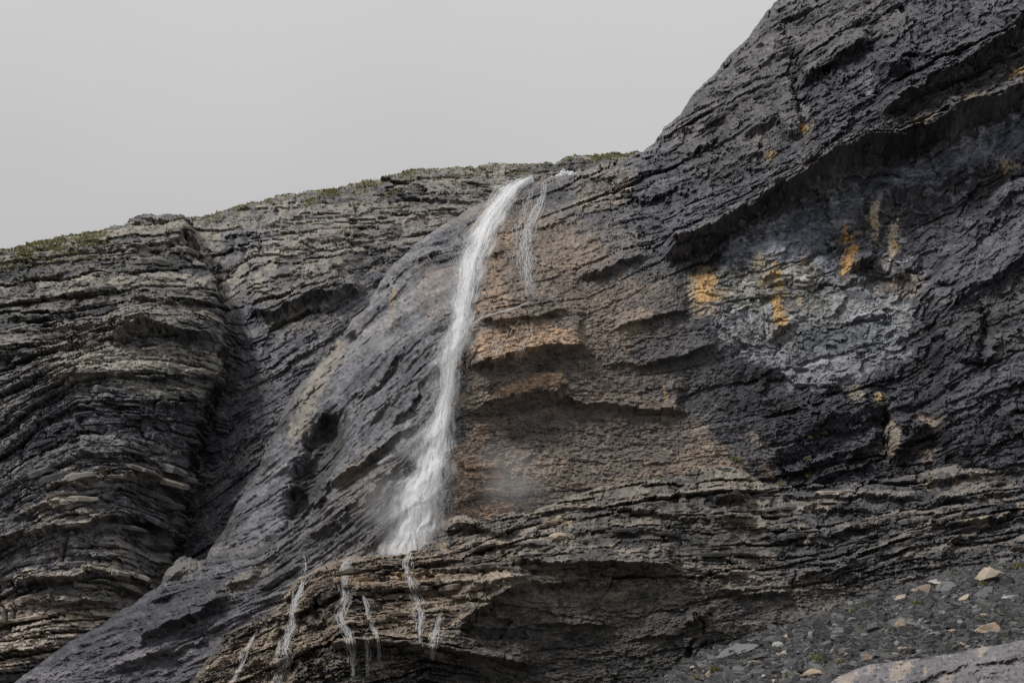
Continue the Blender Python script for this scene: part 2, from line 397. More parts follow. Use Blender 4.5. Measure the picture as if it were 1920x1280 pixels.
topA = [(-80, 476), (0, 469), (30, 468), (60, 458), (100, 451), (150, 445), (190, 437), (205, 428), (238, 420), (242, 411), (280, 405), (335, 404), (350, 408), (372, 404),
        (420, 395), (500, 377), (560, 366), (620, 355), (700, 337), (770, 322), (800, 318), (850, 318), (920, 311), (1000, 306), (1040, 303), (1070, 293), (1100, 290), (1150, 285), (1200, 284), (1260, 290), (1340, 300)]
ctrlA = [(240, 420, 250), (350, 404, 252), (415, 400, 254), (600, 355, 260), (800, 318, 268), (1050, 300, 278), (1200, 285, 282), (1300, 290, 285), (250, 700, 238), (200, 1000, 232), (420, 560, 241), (424, 640, 236), (414, 750, 235), (352, 900, 233), (322, 1040, 231), (300, 1110, 229),
         (480, 620, 234), (600, 520, 239), (560, 650, 233), (700, 500, 245), (700, 560, 240), (800, 450, 253), (900, 400, 261), (500, 800, 229), (450, 950, 227), (400, 1040, 226.5), (700, 900, 228), (600, 1000, 226),
         (1000, 400, 268), (1000, 700, 245), (1200, 500, 266), (300, 1150, 226), (600, 1250, 216), (240, 1280, 224)]
ctrlG = [(-60, 480, 236), (0, 468, 235), (240, 410, 240), (350, 400, 244), (355, 480, 238), (100, 600, 226), (250, 520, 230), (250, 650, 222.5), (100, 750, 220), (250, 750, 221), (350, 560, 228.5), (405, 560, 231), (360, 700, 224.5), (408, 650, 228), (370, 760, 225.5),
         (300, 900, 221.5), (340, 900, 225), (312, 1040, 224), (270, 1030, 220.5), (100, 900, 216), (250, 850, 219.5), (200, 1060, 215.5), (50, 1200, 212), (100, 1280, 211), (0, 700, 219), (290, 1150, 219)]
linesA = [[(-60, 470), (200, 440), (400, 412), (800, 395), (1300, 385)],
          [(-60, 560), (130, 545), (300, 535), (415, 545), (480, 505), (700, 470), (1000, 425), (1300, 410)],
          [(-60, 655), (100, 640), (250, 588), (350, 580), (415, 598), (460, 600), (600, 545), (720, 500), (1000, 445), (1300, 440)],
          [(-60, 760), (100, 690), (200, 655), (330, 650), (410, 664), (460, 690), (600, 610), (720, 545), (1000, 470), (1300, 480)],
          [(-60, 880), (60, 800), (150, 740), (250, 745), (370, 762), (430, 785), (600, 690), (720, 610), (1000, 500), (1300, 520)],
          [(-60, 960), (60, 890), (150, 860), (250, 862), (345, 895), (400, 900), (560, 780), (800, 640), (1300, 600)],
          [(-60, 1040), (50, 980), (130, 945), (230, 928), (320, 960), (360, 975), (480, 880), (800, 720), (1300, 700)],
          [(-60, 1140), (40, 1078), (120, 1060), (200, 1062), (300, 1090), (400, 1060), (600, 960), (1300, 800)],
          [(-60, 1200), (100, 1165), (200, 1160), (300, 1180), (600, 1100), (1300, 900)],
          [(-60, 1300), (300, 1290), (600, 1250), (1300, 1100)]]
def left_rocks(A):
    TA = bedfield(A.us, A.V, linesA, A.U)
    TA = TA + 2.5 * fbm(A.U / 60, A.V / 40, 71, 3)
    gully = samp(polymask([(345, 905), (372, 760), (418, 640), (430, 520), (520, 640), (600, 590), (760, 500), (860, 520), (760, 1000), (380, 1110), (315, 1040)], 36), A.Uw, A.Vw)
    bastion = samp(polymask([(-100, 560), (240, 560), (418, 570), (412, 700), (372, 770), (345, 905), (315, 1060), (200, 1320), (-100, 1320)], 26), A.Uw, A.Vw)
    ampA = 0.55 - 0.30 * gully + 0.42 * bastion
    csA = bedded(A, TA, ampA, 0.85 - 0.25 * gully, 0.75 - 0.35 * bastion, scales=((42, 1.9), (19, 1.3), (8, 0.62)), ln=3.2)
    for a in [(2.6, 22, 9, (214, 641), (245, 622), (275, 612), (340, 620), (418, 640)), (1.4, 20, 6, (246, 563), (330, 566), (416, 574)), (1.6, 24, 6, (-70, 676), (40, 676), (95, 671)),
              (0.9, 14, 5, (27, 535), (70, 528), (126, 512)), (0.9, 14, 5, (122, 556), (170, 546), (222, 549)), (0.9, 10, 4, (236, 420), (338, 416)), (1.2, 12, 5, (318, 456), (358, 458)),
              (0.9, 12, 4, (235, 477), (294, 468)), (1.7, 14, 6, (292, 757), (340, 762), (378, 771)), (0.9, 12, 5, (215, 776), (312, 779)), (0.9, 14, 5, (135, 817), (190, 819)),
              (1.9, 14, 7, (28, 1097), (117, 1084), (165, 1075), (240, 1086), (300, 1103)), (1.9, 16, 9, (-70, 1040), (0, 1022), (69, 995), (137, 988), (220, 970), (320, 990)),
              (1.2, 14, 6, (28, 969), (89, 946), (160, 943)), (1.2, 14, 6, (92, 917), (175, 905), (240, 900), (344, 922)), (0.8, 10, 5, (168, 888), (344, 902)),
              (1.3, 13, 6, (50, 1132), (144, 1127), (230, 1131)), (0.9, 12, 5, (140, 848), (240, 862), (344, 888)), (0.9, 14, 5, (480, 429), (556, 431)), (0.8, 12, 5, (500, 528), (605, 520)),
              (2.2, 30, 9, (466, 580), (500, 592), (545, 584), (600, 556), (690, 543)), (0.9, 12, 4, (720, 373), (912, 384)), (0.8, 10, 4, (560, 460), (640, 452), (700, 455)),
              (0.8, 10, 4, (640, 480), (740, 470), (800, 468)), (0.9, 10, 4, (760, 410), (860, 400), (930, 405)), (0.8, 10, 4, (420, 470), (520, 465), (600, 474)), (0.8, 9, 4, (0, 600), (90, 596), (170, 590)),
              (0.9, 10, 4, (20, 630), (120, 622), (200, 606)), (0.9, 12, 4, (90, 720), (170, 700), (260, 706), (370, 716)), (0.8, 12, 4, (60, 800), (140, 772), (200, 770))]:
        A.ledge(*a)
    A.crack(2.0, 5, (352, 430), (357, 470), (350, 490)); A.crack(1.5, 4, (93, 920), (92, 945)); A.crack(1.2, 4, (135, 990), (124, 1055)); A.crack(1.2, 4, (30, 1090), (28, 1160)); A.crack(1.0, 4, (213, 600), (220, 645))
    base_col(A, (0.138, 0.130, 0.118))
    A.paint(PURPLE, [(345, 905), (372, 760), (418, 640), (430, 520), (520, 640), (600, 590), (760, 500), (860, 520), (760, 1000), (380, 1110), (315, 1040)], 50)
    A.paint(SLATE, [(-100, 740), (60, 690), (200, 640), (418, 650), (372, 770), (345, 905), (315, 1060), (120, 1130), (-100, 1200)], 60, 0.75)
    A.paint((0.165, 0.153, 0.135), [(-80, 470), (240, 405), (420, 400), (800, 320), (1200, 290), (1000, 420), (800, 480), (560, 540), (430, 540), (300, 540), (100, 640), (-80, 640)], 50, 0.9)
    A.paint(PURPLE, [(380, 440), (500, 420), (540, 470), (460, 540), (420, 530)], 30, 0.7)
    A.paint(PURPLE, [(700, 420), (900, 380), (960, 400), (880, 440), (760, 480)], 40, 0.5)
    A.paint((0.25, 0.235, 0.20), [(100, 655), (250, 645), (405, 662), (400, 745), (300, 760), (200, 735), (110, 720)], 30, 0.8)
    for poly in ([(0, 1030), (70, 975), (140, 960), (220, 960), (215, 975), (130, 990), (60, 1010)], [(90, 905), (180, 890), (260, 890), (345, 905), (340, 918), (200, 905), (95, 922)],
                 [(25, 1080), (120, 1065), (170, 1055), (240, 1068), (295, 1085), (290, 1100), (170, 1080), (30, 1098)], [(30, 960), (90, 935), (160, 930), (158, 945), (60, 965)]):
        A.paint(TAN, poly, 10, 0.75, 0.5)
    A.paint((0.31, 0.26, 0.21), [(-80, 1150), (60, 1120), (220, 1130), (120, 1220), (-80, 1300)], 40, 0.85)
    tone(A, csA * 1.25, 0.62, 0.6, 0.34)
    hb = sst(0.10, 0.40, csA) * (0.45 - 0.3 * gully)
    A.C += (np.array((0.28, 0.25, 0.20), f32) - A.C) * hb[..., None]
    # low grass and moss in the upper beds
    gm = sst(0.30, 0.55, fbm(A.U / 26, A.V / 9, 77, 4, 0.6) + 0.55 * np.exp(-A.inside / 22) - 0.30 - 0.004 * np.clip(A.inside - 30, 0, 300))
    gm *= ((A.U < 215) | (A.U > 350)) * (A.inside < 150)
    A.C += (np.array(GREEN, f32) - A.C) * (gm * 0.8)[..., None]
    A.wet = np.clip(0.28 + 0.3 * gully + 0.3 * A.rag, 0, 0.7)
    return TA
A = Rock(235, 1300, 255, 1310, 1.95, topA, ctrlA, 11, roll=3.0, roll_px=30, jag=4.0)
TA = left_rocks(A)
A.hide = A.U < np.interp(A.V, [395, 470, 540, 700, 768, 905, 1058, 1310], [300, 310, 360, 360, 325, 290, 260, 240])
A.C *= np.array((0.82, 0.83, 0.86), f32)
A.hide |= A.V > np.interp(A.U, [q[0] for q in topB], [q[1] for q in topB]) + 110
oA = A.build('layered_hillside', M_ROCK, label='thin-bedded grey hillside rising behind the waterfall to a grassy skyline', cat='hillside', kind='structure')
G = Rock(-70, 432, 350, 1310, 1.95, topA, ctrlG, 13, roll=3.0, roll_px=30, jag=4.0, ext=(1, 0), right=[(300, 346), (395, 346), (430, 352), (470, 356), (500, 384), (540, 410), (640, 417), (700, 411), (768, 378), (905, 347), (1058, 319), (1110, 304), (1400, 300)])
TG = left_rocks(G)
G.C *= np.array((0.84, 0.85, 0.88), f32)
oG = G.build('layered_bastion', M_ROCK, label='projecting bastion of arched rock beds at the far left, beside the dark cleft', cat='cliff', kind='structure')
print('A', time.time() - T_START)

# ================================================================== B  the waterfall buttress and the great wall to its right
ctrlB = [(1000, 340, 222), (900, 450, 213), (870, 560, 209), (866, 630, 206), (840, 760, 204.5), (800, 900, 203), (770, 1020, 202.5),
         (760, 470, 224), (640, 640, 223), (560, 720, 222), (480, 900, 217), (400, 1050, 213), (300, 1090, 210), (100, 1220, 206), (0, 1290, 204),
         (700, 700, 212.5), (650, 850, 208.5), (650, 1000, 206), (450, 1100, 206), (300, 1200, 203.5), (900, 1100, 204), (400, 1300, 202), (760, 580, 214),
         (1000, 450, 214), (1000, 580, 207.5), (1000, 650, 206.5), (1000, 780, 208.5), (1000, 900, 206.8), (1100, 970, 206.5), (1200, 300, 222), (1200, 450, 213), (1200, 600, 207.5), (1250, 750, 208.5), (1250, 880, 207),
         (1240, 250, 225), (1350, 120, 223), (1480, 0, 223), (1700, -200, 222), (1980, -300, 222), (1400, 250, 213), (1600, 100, 212), (1800, 0, 210), (1500, 300, 207), (1700, 200, 205.5), (1900, 60, 204),
         (1400, 500, 208.5), (1600, 450, 209), (1600, 600, 206.5), (1750, 350, 208.5), (1450, 700, 207.5), (1600, 800, 206.5), (1800, 550, 205), (1900, 300, 207), (1900, 450, 205), (1900, 700, 203), (1750, 850, 204), (1450, 900, 206.5), (1600, 940, 206),
         (1900, 900, 202), (1300, 1200, 207), (1900, 1200, 204), (1600, 1300, 206)]
B = Rock(-70, 1995, -120, 1310, 1.95, topB, ctrlB, 23, roll=3.5, roll_px=34, jag=3.5, ext=(0, 1))
linesB = [[(-60, 700), (400, 500), (700, 330), (1000, 120), (1200, -50), (1980, -500)],
          [(-60, 800), (400, 620), (700, 440), (1000, 300), (1200, 200), (1450, 60), (1980, -250)],
          [(-60, 900), (400, 760), (760, 480), (1000, 385), (1250, 300), (1500, 200), (1700, 90), (1980, -60)],
          [(-60, 1000), (400, 880), (600, 700), (800, 520), (1000, 470), (1240, 420), (1500, 300), (1700, 200), (1980, 40)],
          [(-60, 1080), (400, 950), (600, 790), (800, 620), (900, 580), (1100, 540), (1260, 470), (1450, 370), (1600, 280), (1750, 235), (1980, 110)],
          [(-60, 1150), (400, 1010), (600, 880), (800, 690), (880, 620), (1100, 600), (1300, 520), (1500, 470), (1700, 420), (1980, 220)],
          [(-60, 1200), (300, 1075), (480, 1040), (600, 950), (800, 800), (880, 690), (1090, 660), (1300, 600), (1500, 570), (1700, 540), (1980, 350)],
          [(-60, 1260), (300, 1130), (500, 1080), (700, 950), (860, 790), (1000, 765), (1280, 770), (1450, 720), (1700, 650), (1980, 500)],
          [(-60, 1330), (300, 1230), (600, 1100), (850, 900), (1150, 890), (1300, 880), (1470, 860), (1700, 800), (1980, 690)],
          [(-60, 1400), (400, 1290), (700, 1130), (900, 980), (1200, 960), (1460, 950), (1700, 900), (1980, 830)],
          [(-60, 1700), (900, 1300), (1980, 1200)]]
TB = bedfield(B.us, B.V, linesB)
blue_poly = [(1290, 500), (1400, 430), (1500, 370), (1620, 310), (1760, 290), (1930, 210), (1930, 320), (1840, 390), (1740, 520), (1720, 640), (1640, 720), (1480, 740), (1400, 660), (1330, 620), (1280, 580)]
swirl = samp(polymask(blue_poly, 60), B.U, B.V)
TB = TB + (2.5 + 14 * swirl) * fbm(B.U / 60, B.V / 40, 171, 3)
upper = samp(polymask([(1100, 260), (1240, 240), (1480, -60), (1990, -300), (1990, 120), (1740, 240), (1500, 330), (1250, 470), (1080, 500)], 60), B.Uw, B.Vw)
lowr = samp(polymask([(1420, 820), (1560, 740), (1990, 640), (1990, 1200), (1300, 1200), (1300, 900)], 60), B.Uw, B.Vw)
flank = samp(polymask([(0, 1300), (480, 880), (640, 620), (800, 420), (900, 380), (860, 560), (830, 800), (760, 1040), (500, 1300)], 50), B.Uw, B.Vw)
brownw = samp(polymask([(870, 360), (1000, 340), (1200, 440), (1290, 560), (1440, 780), (1440, 900), (1100, 980), (830, 1000)], 70), B.Uw, B.Vw)
ampB = np.clip(0.24 + 0.26 * upper + 0.30 * lowr - 0.10 * flank - 0.10 * brownw, 0.1, 1)
roughB = 0.58 + 0.22 * upper + 0.15 * lowr - 0.16 * flank
csB = bedded(B, TB, ampB, roughB, 1 - 0.74 * flank - 0.72 * brownw, scales=((60, 1.7), (26, 0.95), (10, 0.36)), ln=4)
# rounded ribs of the left flank, running down with the water
B.D += flank * (1.0 * fbm(B.U / 60, TB / 26, 611, 3) + 0.34 * fbm(B.U / 26, TB / 7, 612, 4, 0.6)) + brownw * 0.14 * fbm(B.U / 7, B.V / 4, 614, 3, 0.7)
B.D += 0.8 * fbm(B.U / 150, B.V / 110, 613, 3)
for a in [(4.6, 22, 22, (1240, 490), (1262, 472), (1340, 437), (1440, 375), (1510, 338), (1560, 304), (1620, 284), (1690, 272), (1740, 252), (1800, 224), (1860, 207), (1995, 150)),
          (2.8, 80, 26, (1640, 225), (1725, 172), (1765, 150), (1805, 127), (1853, 92), (1930, 30), (1995, -30)),
          (0.8, 16, 6, (1354, 460), (1400, 430), (1446, 402)),
          (1.1, 26, 7, (886, 606), (940, 608), (1000, 602), (1062, 578)), (1.7, 62, 7, (880, 690), (930, 682), (960, 670), (1010, 661), (1098, 652)),
          (1.1, 36, 7, (888, 766), (918, 756), (946, 743), (1046, 738), (1070, 725)), (1.1, 60, 7, (1030, 748), (1100, 760), (1160, 766), (1285, 770)),
          (0.9, 30, 5, (1142, 617), (1190, 601), (1252, 594), (1296, 575)), (1.0, 24, 6, (1190, 686), (1266, 673), (1345, 645)), (0.7, 14, 5, (1130, 690), (1170, 680), (1200, 684)),
          (1.4, 30, 9, (1075, 518), (1152, 500), (1215, 481)), (0.9, 14, 5, (912, 480), (946, 482)), (0.6, 12, 4, (994, 439), (1066, 411), (1090, 408)),
          (2.8, 44, 16, (1490, 160), (1530, 140), (1560, 118), (1600, 100), (1632, 100)), (1.8, 30, 10, (1636, 136), (1670, 137), (1705, 128)),
          (1.2, 14, 6, (1262, 264), (1298, 246)), (1.1, 12, 6, (1326, 190), (1354, 184)), (1.2, 14, 6, (1340, 224), (1372, 218)), (1.4, 18, 6, (1385, 262), (1420, 246), (1460, 226)),
          (0.9, 14, 5, (1400, 140), (1450, 110), (1500, 92)), (0.8, 12, 5, (1560, 70), (1640, 40), (1700, 12)), (0.8, 12, 5, (1440, 60), (1500, 30)),
          (2.2, 26, 10, (1588, 515), (1612, 498), (1640, 484)), (0.8, 16, 5, (1584, 530), (1675, 526), (1731, 495)), (0.9, 20, 6, (1440, 640), (1470, 618), (1500, 604)),
          (0.9, 12, 5, (1838, 426), (1880, 392), (1930, 356)), (1.3, 22, 8, (1820, 556), (1860, 530), (1930, 480)), (1.0, 16, 6, (1760, 600), (1800, 560), (1840, 540)),
          (1.6, 60, 10, (1455, 915), (1520, 905), (1600, 880), (1662, 850)), (0.9, 30, 6, (1480, 890), (1560, 860), (1660, 815)), (0.8, 30, 6, (1470, 850), (1560, 810), (1640, 800)),
          (1.1, 14, 6, (591, 682), (633, 650), (681, 619)), (1.5, 22, 8, (545, 1000), (591, 940), (622, 906), (681, 872), (722, 838), (786, 796)), (1.2, 20, 7, (725, 803), (770, 765), (786, 715)),
          (1.0, 18, 7, (672, 955), (701, 909), (745, 868)), (2.4, 42, 12, (262, 1212), (303, 1186), (378, 1150), (430, 1124)), (1.7, 30, 9, (420, 1112), (450, 1096), (490, 1074)),
          (0.9, 14, 6, (300, 1100), (350, 1068), (382, 1062)), (0.8, 14, 6, (200, 1250), (300, 1226), (400, 1190)), (0.8, 18, 7, (560, 1010), (620, 980), (680, 930)), (0.9, 16, 7, (650, 760), (700, 720), (760, 650)),
          (1.2, 18, 8, (770, 500), (790, 492), (830, 470))]:
    B.ledge(*a)
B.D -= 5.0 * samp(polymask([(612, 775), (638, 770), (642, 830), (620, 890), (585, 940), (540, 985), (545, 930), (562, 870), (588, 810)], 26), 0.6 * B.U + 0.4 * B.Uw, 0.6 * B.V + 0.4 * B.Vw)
B.crack(1.2, 5, (584, 812), (560, 868), (546, 930), (536, 990))
B.ledge(1.4, 18, 12, (580, 800), (610, 775), (644, 772))
B.bulge(2.8, 16, [(1995, 315), (1880, 350), (1850, 392), (1800, 430), (1770, 480), (1742, 520), (1732, 560), (1740, 620), (1752, 680), (1750, 780), (1790, 900), (1995, 900)])
B.bulge(-1.6, 14, [(1462, 850), (1540, 800), (1660, 770), (1662, 855), (1600, 880), (1480, 915)])
B.crack(1.3, 4, (1661, 770), (1659, 820), (1666, 866)); B.crack(1.2, 10, (1832, 585), (1838, 640), (1828, 690)); B.crack(1.2, 4, (1740, 520), (1735, 600), (1748, 650))
B.crack(1.0, 3.5, (1499, 195), (1498, 252)); B.crack(1.0, 4, (1690, 20), (1706, 60), (1712, 120)); B.crack(0.7, 3, (1458, 632), (1460, 660), (1448, 678)); B.crack(0.8, 3, (884, 625), (872, 660), (868, 700))
B.crack(1.4, 7, (1495, 95), (1497, 130), (1490, 180))
B.bulge(1.1, 8, [(1440, 230), (1492, 180), (1499, 250), (1470, 262)])
B.bulge(1.0, 10, [(1672, 810), (1690, 790), (1720, 800), (1742, 798), (1700, 830), (1680, 860), (1668, 862)])

base_col(B, (0.105, 0.100, 0.098))
B.paint((0.088, 0.084, 0.093), [(-80, 1340), (300, 1080), (480, 1040), (520, 1060), (420, 1290), (200, 1400), (-80, 1400)], 40, 0.95)
B.paint(FLANK, [(500, 860), (600, 700), (740, 500), (880, 390), (880, 560), (830, 800), (740, 880), (640, 880), (560, 1000)], 50, 0.95)
B.paint((0.17, 0.155, 0.145), [(560, 1020), (640, 880), (760, 850), (820, 820), (800, 1060), (560, 1120)], 40, 0.9)
B.paint((0.15, 0.125, 0.11), [(745, 520), (800, 480), (850, 480), (840, 560), (800, 600), (750, 570)], 40, 0.7)
B.paint((0.15, 0.145, 0.16), [(480, 900), (540, 800), (600, 800), (600, 900), (540, 1000), (430, 1040)], 40, 0.8)
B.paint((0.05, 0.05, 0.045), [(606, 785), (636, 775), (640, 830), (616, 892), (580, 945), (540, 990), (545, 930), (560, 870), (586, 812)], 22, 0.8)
# brown wall beside and below the falls
B.paint(BROWN, [(880, 420), (960, 370), (1180, 470), (1120, 560), (1290, 560), (1300, 640), (1180, 700), (1280, 780), (1360, 820), (1440, 900), (1100, 960), (840, 990), (850, 800), (880, 620)], 70, 0.85)
B.paint((0.105, 0.092, 0.082), [(900, 680), (1060, 670), (1300, 650), (1300, 740), (1060, 728), (920, 742)], 40, 0.8)
B.paint((0.105, 0.092, 0.082), [(930, 775), (1100, 770), (1290, 780), (1300, 860), (1050, 880), (950, 860)], 60, 0.8)
B.paint(OBROWN, [(912, 420), (950, 400), (960, 460), (950, 560), (990, 585), (900, 600), (905, 500)], 40, 0.75)
B.paint((0.34, 0.24, 0.16), [(885, 622), (1000, 610), (1095, 622), (1098, 652), (1000, 664), (930, 684), (890, 684)], 12, 0.95, 0.25)
B.paint((0.31, 0.22, 0.15), [(905, 742), (960, 715), (1060, 700), (1060, 728), (950, 742)], 16, 0.9)
B.paint((0.27, 0.195, 0.14), [(850, 790), (890, 800), (960, 940), (1000, 930), (960, 975), (840, 985), (830, 900)], 40, 0.9)
B.paint((0.21, 0.17, 0.138), [(1060, 540), (1150, 520), (1290, 545), (1280, 590), (1130, 620), (1090, 670), (1080, 610)], 30, 0.6)
B.paint((0.22, 0.19, 0.15), [(1075, 345), (1130, 315), (1195, 310), (1190, 360), (1140, 400), (1080, 400)], 20, 0.8)
B.paint(SLATE, [(1190, 300), (1240, 260), (1330, 330), (1320, 440), (1240, 470), (1190, 420)], 40, 0.7)
B.paint((0.098, 0.090, 0.084), [(1240, 230), (1480, -40), (1700, -150), (1750, 60), (1500, 260), (1300, 340)], 60, 0.7)
B.paint((0.074, 0.072, 0.078), [(1700, -200), (1990, -300), (1990, 60), (1700, 240), (1640, 200)], 60, 0.8)
B.paint(SLATE, [(1250, 470), (1500, 290), (1640, 230), (1620, 190), (1450, 300), (1240, 420)], 26, 0.7)
B.paint(DARK, [(1500, 160), (1560, 100), (1720, 80), (1760, 120), (1700, 180), (1560, 230), (1500, 210)], 40, 0.8)
B.paint(DARK, [(1280, 500), (1450, 400), (1640, 300), (1800, 240), (1930, 180), (1990, 240), (1990, 340), (1850, 390), (1740, 520), (1700, 640), (1990, 700), (1990, 1000), (1440, 930), (1300, 760), (1200, 640)], 60, 0.75)
B.paint(BLUE, [(1300, 500), (1420, 440), (1520, 380), (1600, 330), (1640, 330), (1600, 420), (1570, 520), (1500, 540), (1440, 500), (1380, 490)], 40, 0.8, 0.6)
B.paint((0.27, 0.285, 0.33), [(1640, 330), (1760, 285), (1940, 205), (1940, 280), (1800, 325), (1720, 365), (1660, 355)], 24, 0.85, 0.9)
B.paint((0.22, 0.225, 0.225), [(1290, 515), (1420, 500), (1500, 480), (1580, 530), (1680, 560), (1700, 640), (1640, 720), (1480, 730), (1400, 660), (1360, 630), (1300, 570)], 40, 0.85, 0.6)
B.paint((0.23, 0.222, 0.185), [(1300, 510), (1420, 500), (1520, 490), (1560, 560), (1480, 600), (1310, 570)], 24, 0.7)
B.paint((0.098, 0.094, 0.106), [(1995, 325), (1880, 355), (1800, 435), (1742, 525), (1740, 620), (1850, 560), (1990, 480)], 24, 0.9)
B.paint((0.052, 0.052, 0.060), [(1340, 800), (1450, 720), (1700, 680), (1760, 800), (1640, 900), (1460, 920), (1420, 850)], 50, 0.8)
B.paint((0.19, 0.155, 0.13), [(1640, 540), (1690, 520), (1732, 505), (1735, 545), (1700, 560), (1650, 560)], 14, 0.9)
tone(B, csB * (1.2 - 0.5 * brownw), 0.58, 0.5, 0.4 - 0.2 * brownw)
# pale mineral veins of the bluish wall
vein = np.abs(fbm(B.Uw / 55, TB / 24, 631, 4, 0.6))
vm_ = samp(polymask(blue_poly, 40), B.Uw, B.Vw)
va = (1 - sst(0.0, 0.055, vein)) * vm_ * sst(-0.1, 0.4, fbm(B.U / 60, B.V / 60, 632, 3))
va = np.maximum(va, sst(0.28, 0.55, fbm(B.Uw / 26, TB / 4.5, 633, 4, 0.65)) * vm_ * 0.5 * sst(-0.2, 0.3, fbm(B.U / 90, B.V / 60, 634, 2)))
B.C += (np.array((0.55, 0.56, 0.60), f32) - B.C) * (va * 0.8)[..., None]
for poly in ([(1470, 700), (1540, 660), (1640, 660), (1700, 640), (1640, 700), (1540, 722), (1480, 735)], [(1370, 640), (1440, 660), (1500, 690), (1460, 700), (1400, 665)]):
    B.paint((0.36, 0.36, 0.38), poly, 14, 0.55, 1.2, 0.2)
def st(c, p, k=0.9, b=6, r=0.85):
    q = np.array(p, float); m_ = q.mean(0); grown = (q - m_) * (1.5, 1.6) + m_ + (0, 6)
    B.stain(np.array(c) * 0.6 + np.array((0.08, 0.075, 0.06)), grown.tolist(), 0.25 * k, 12, 1.6)
    B.stain(c, p, k, b, r)
st((0.33, 0.29, 0.22), [(1290, 520), (1304, 516), (1310, 576), (1297, 579)]); st(ORANGE, [(1302, 518), (1322, 512), (1330, 572), (1307, 574)], 0.95); st(ORANGE, [(1322, 514), (1342, 510), (1344, 540), (1352, 566), (1328, 568)], 0.8)
st((0.35, 0.27, 0.15), [(1340, 540), (1362, 536), (1366, 560), (1346, 566)], 0.7)
st((0.38, 0.31, 0.19), [(1404, 482), (1430, 476), (1436, 500), (1416, 506)], 0.8); st((0.42, 0.30, 0.15), [(1418, 530), (1436, 512), (1446, 510), (1440, 536), (1424, 540)], 0.8)
st((0.48, 0.32, 0.12), [(1450, 488), (1458, 486), (1464, 540), (1456, 560)], 0.9); st(ORANGE, [(1452, 560), (1466, 556), (1470, 590), (1478, 600), (1464, 624), (1455, 620), (1450, 590)], 1.0)
st((0.40, 0.32, 0.2), [(1502, 480), (1510, 478), (1513, 515), (1506, 512)]); st((0.42, 0.34, 0.22), [(1493, 556), (1501, 554), (1501, 576), (1494, 574)])
st(ORANGE, [(1573, 425), (1584, 420), (1590, 450), (1580, 456)], 0.9); st(ORANGE, [(1592, 450), (1600, 440), (1600, 470), (1592, 512), (1578, 520), (1584, 480)], 1.0)
st(CREAM, [(1632, 385), (1645, 378), (1648, 420), (1641, 458), (1634, 450), (1633, 410)], 0.95); st((0.5, 0.36, 0.18), [(1634, 398), (1641, 394), (1643, 450), (1637, 450)], 0.8)
st(CREAM, [(1668, 420), (1680, 408), (1684, 470), (1672, 490), (1662, 480)], 0.95); st((0.55, 0.36, 0.16), [(1672, 440), (1680, 436), (1682, 472), (1674, 474)], 0.9)
st((0.55, 0.34, 0.1), [(1494, 232), (1504, 228), (1516, 244), (1506, 254), (1496, 250)], 0.95); st((0.3, 0.29, 0.27), [(1497, 198), (1508, 196), (1510, 232), (1496, 230)], 0.8)
st((0.42, 0.29, 0.13), [(1428, 288), (1448, 286), (1452, 298), (1434, 304)], 0.8); st((0.27, 0.25, 0.21), [(1410, 250), (1430, 250), (1440, 300), (1424, 300)], 0.6)
st((0.52, 0.36, 0.17), [(1908, 130), (1925, 125), (1925, 165), (1906, 165)], 0.9); st((0.5, 0.33, 0.12), [(1885, 140), (1912, 132), (1912, 146), (1890, 150)], 0.8)
st((0.42, 0.32, 0.19), [(1876, 300), (1892, 294), (1892, 322), (1880, 330)], 0.9); st((0.4, 0.35, 0.27), [(1902, 302), (1912, 300), (1912, 314), (1903, 316)], 0.8)
for p in ([(1790, 195), (1860, 178), (1862, 190), (1800, 206)], [(1700, 238), (1740, 225), (1752, 236), (1710, 250)]): st((0.33, 0.27, 0.18), p, 0.8)
B.stain((0.24, 0.21, 0.17), [(1255, 474), (1400, 392), (1500, 318), (1590, 268), (1700, 250), (1700, 262), (1600, 274), (1510, 330), (1400, 400), (1262, 474)], 0.7, 5, 0.8)
st((0.30, 0.31, 0.33), [(1617, 145), (1628, 140), (1638, 180), (1628, 188)], 0.8); st((0.2, 0.19, 0.18), [(1694, 50), (1708, 45), (1716, 115), (1704, 110)], 0.7)
st((0.42, 0.36, 0.26), [(1588, 722), (1604, 726), (1620, 740), (1606, 754), (1590, 750)], 0.8); st((0.5, 0.34, 0.14), [(1636, 738), (1650, 738), (1654, 752), (1640, 756)], 0.9)
st((0.45, 0.38, 0.28), [(1664, 790), (1674, 782), (1682, 830), (1680, 858), (1664, 856), (1660, 820)], 0.9); st((0.36, 0.2, 0.09), [(1661, 825), (1668, 825), (1668, 855), (1663, 855)], 0.8)
st((0.42, 0.32, 0.22), [(1710, 772), (1740, 780), (1758, 794), (1750, 802), (1722, 792)], 0.85); st((0.36, 0.3, 0.23), [(1718, 845), (1750, 840), (1752, 868), (1730, 872)], 0.75)
st((0.3, 0.27, 0.21), [(1758, 560), (1768, 580), (1762, 590), (1752, 575)], 0.6); st((0.34, 0.29, 0.22), [(1394, 806), (1420, 815), (1440, 840), (1420, 836)], 0.6)
st((0.26, 0.19, 0.13), [(1420, 860), (1440, 872), (1466, 908), (1456, 910), (1432, 880)], 0.8)
st((0.31, 0.22, 0.15), [(1242, 725), (1248, 725), (1252, 775), (1240, 780)], 0.7)
st((0.30, 0.24, 0.16), [(734, 545), (742, 540), (745, 585), (738, 605), (730, 590)], 0.8); st((0.27, 0.235, 0.18), [(560, 760), (600, 690), (640, 640), (650, 650), (620, 700), (575, 800), (545, 850), (540, 810)], 0.75, 14)
st((0.27, 0.21, 0.16), [(676, 945), (700, 905), (720, 895), (700, 935), (685, 955)], 0.85); st((0.26, 0.22, 0.165), [(620, 905), (680, 865), (722, 830), (720, 845), (660, 890), (625, 915)], 0.75)
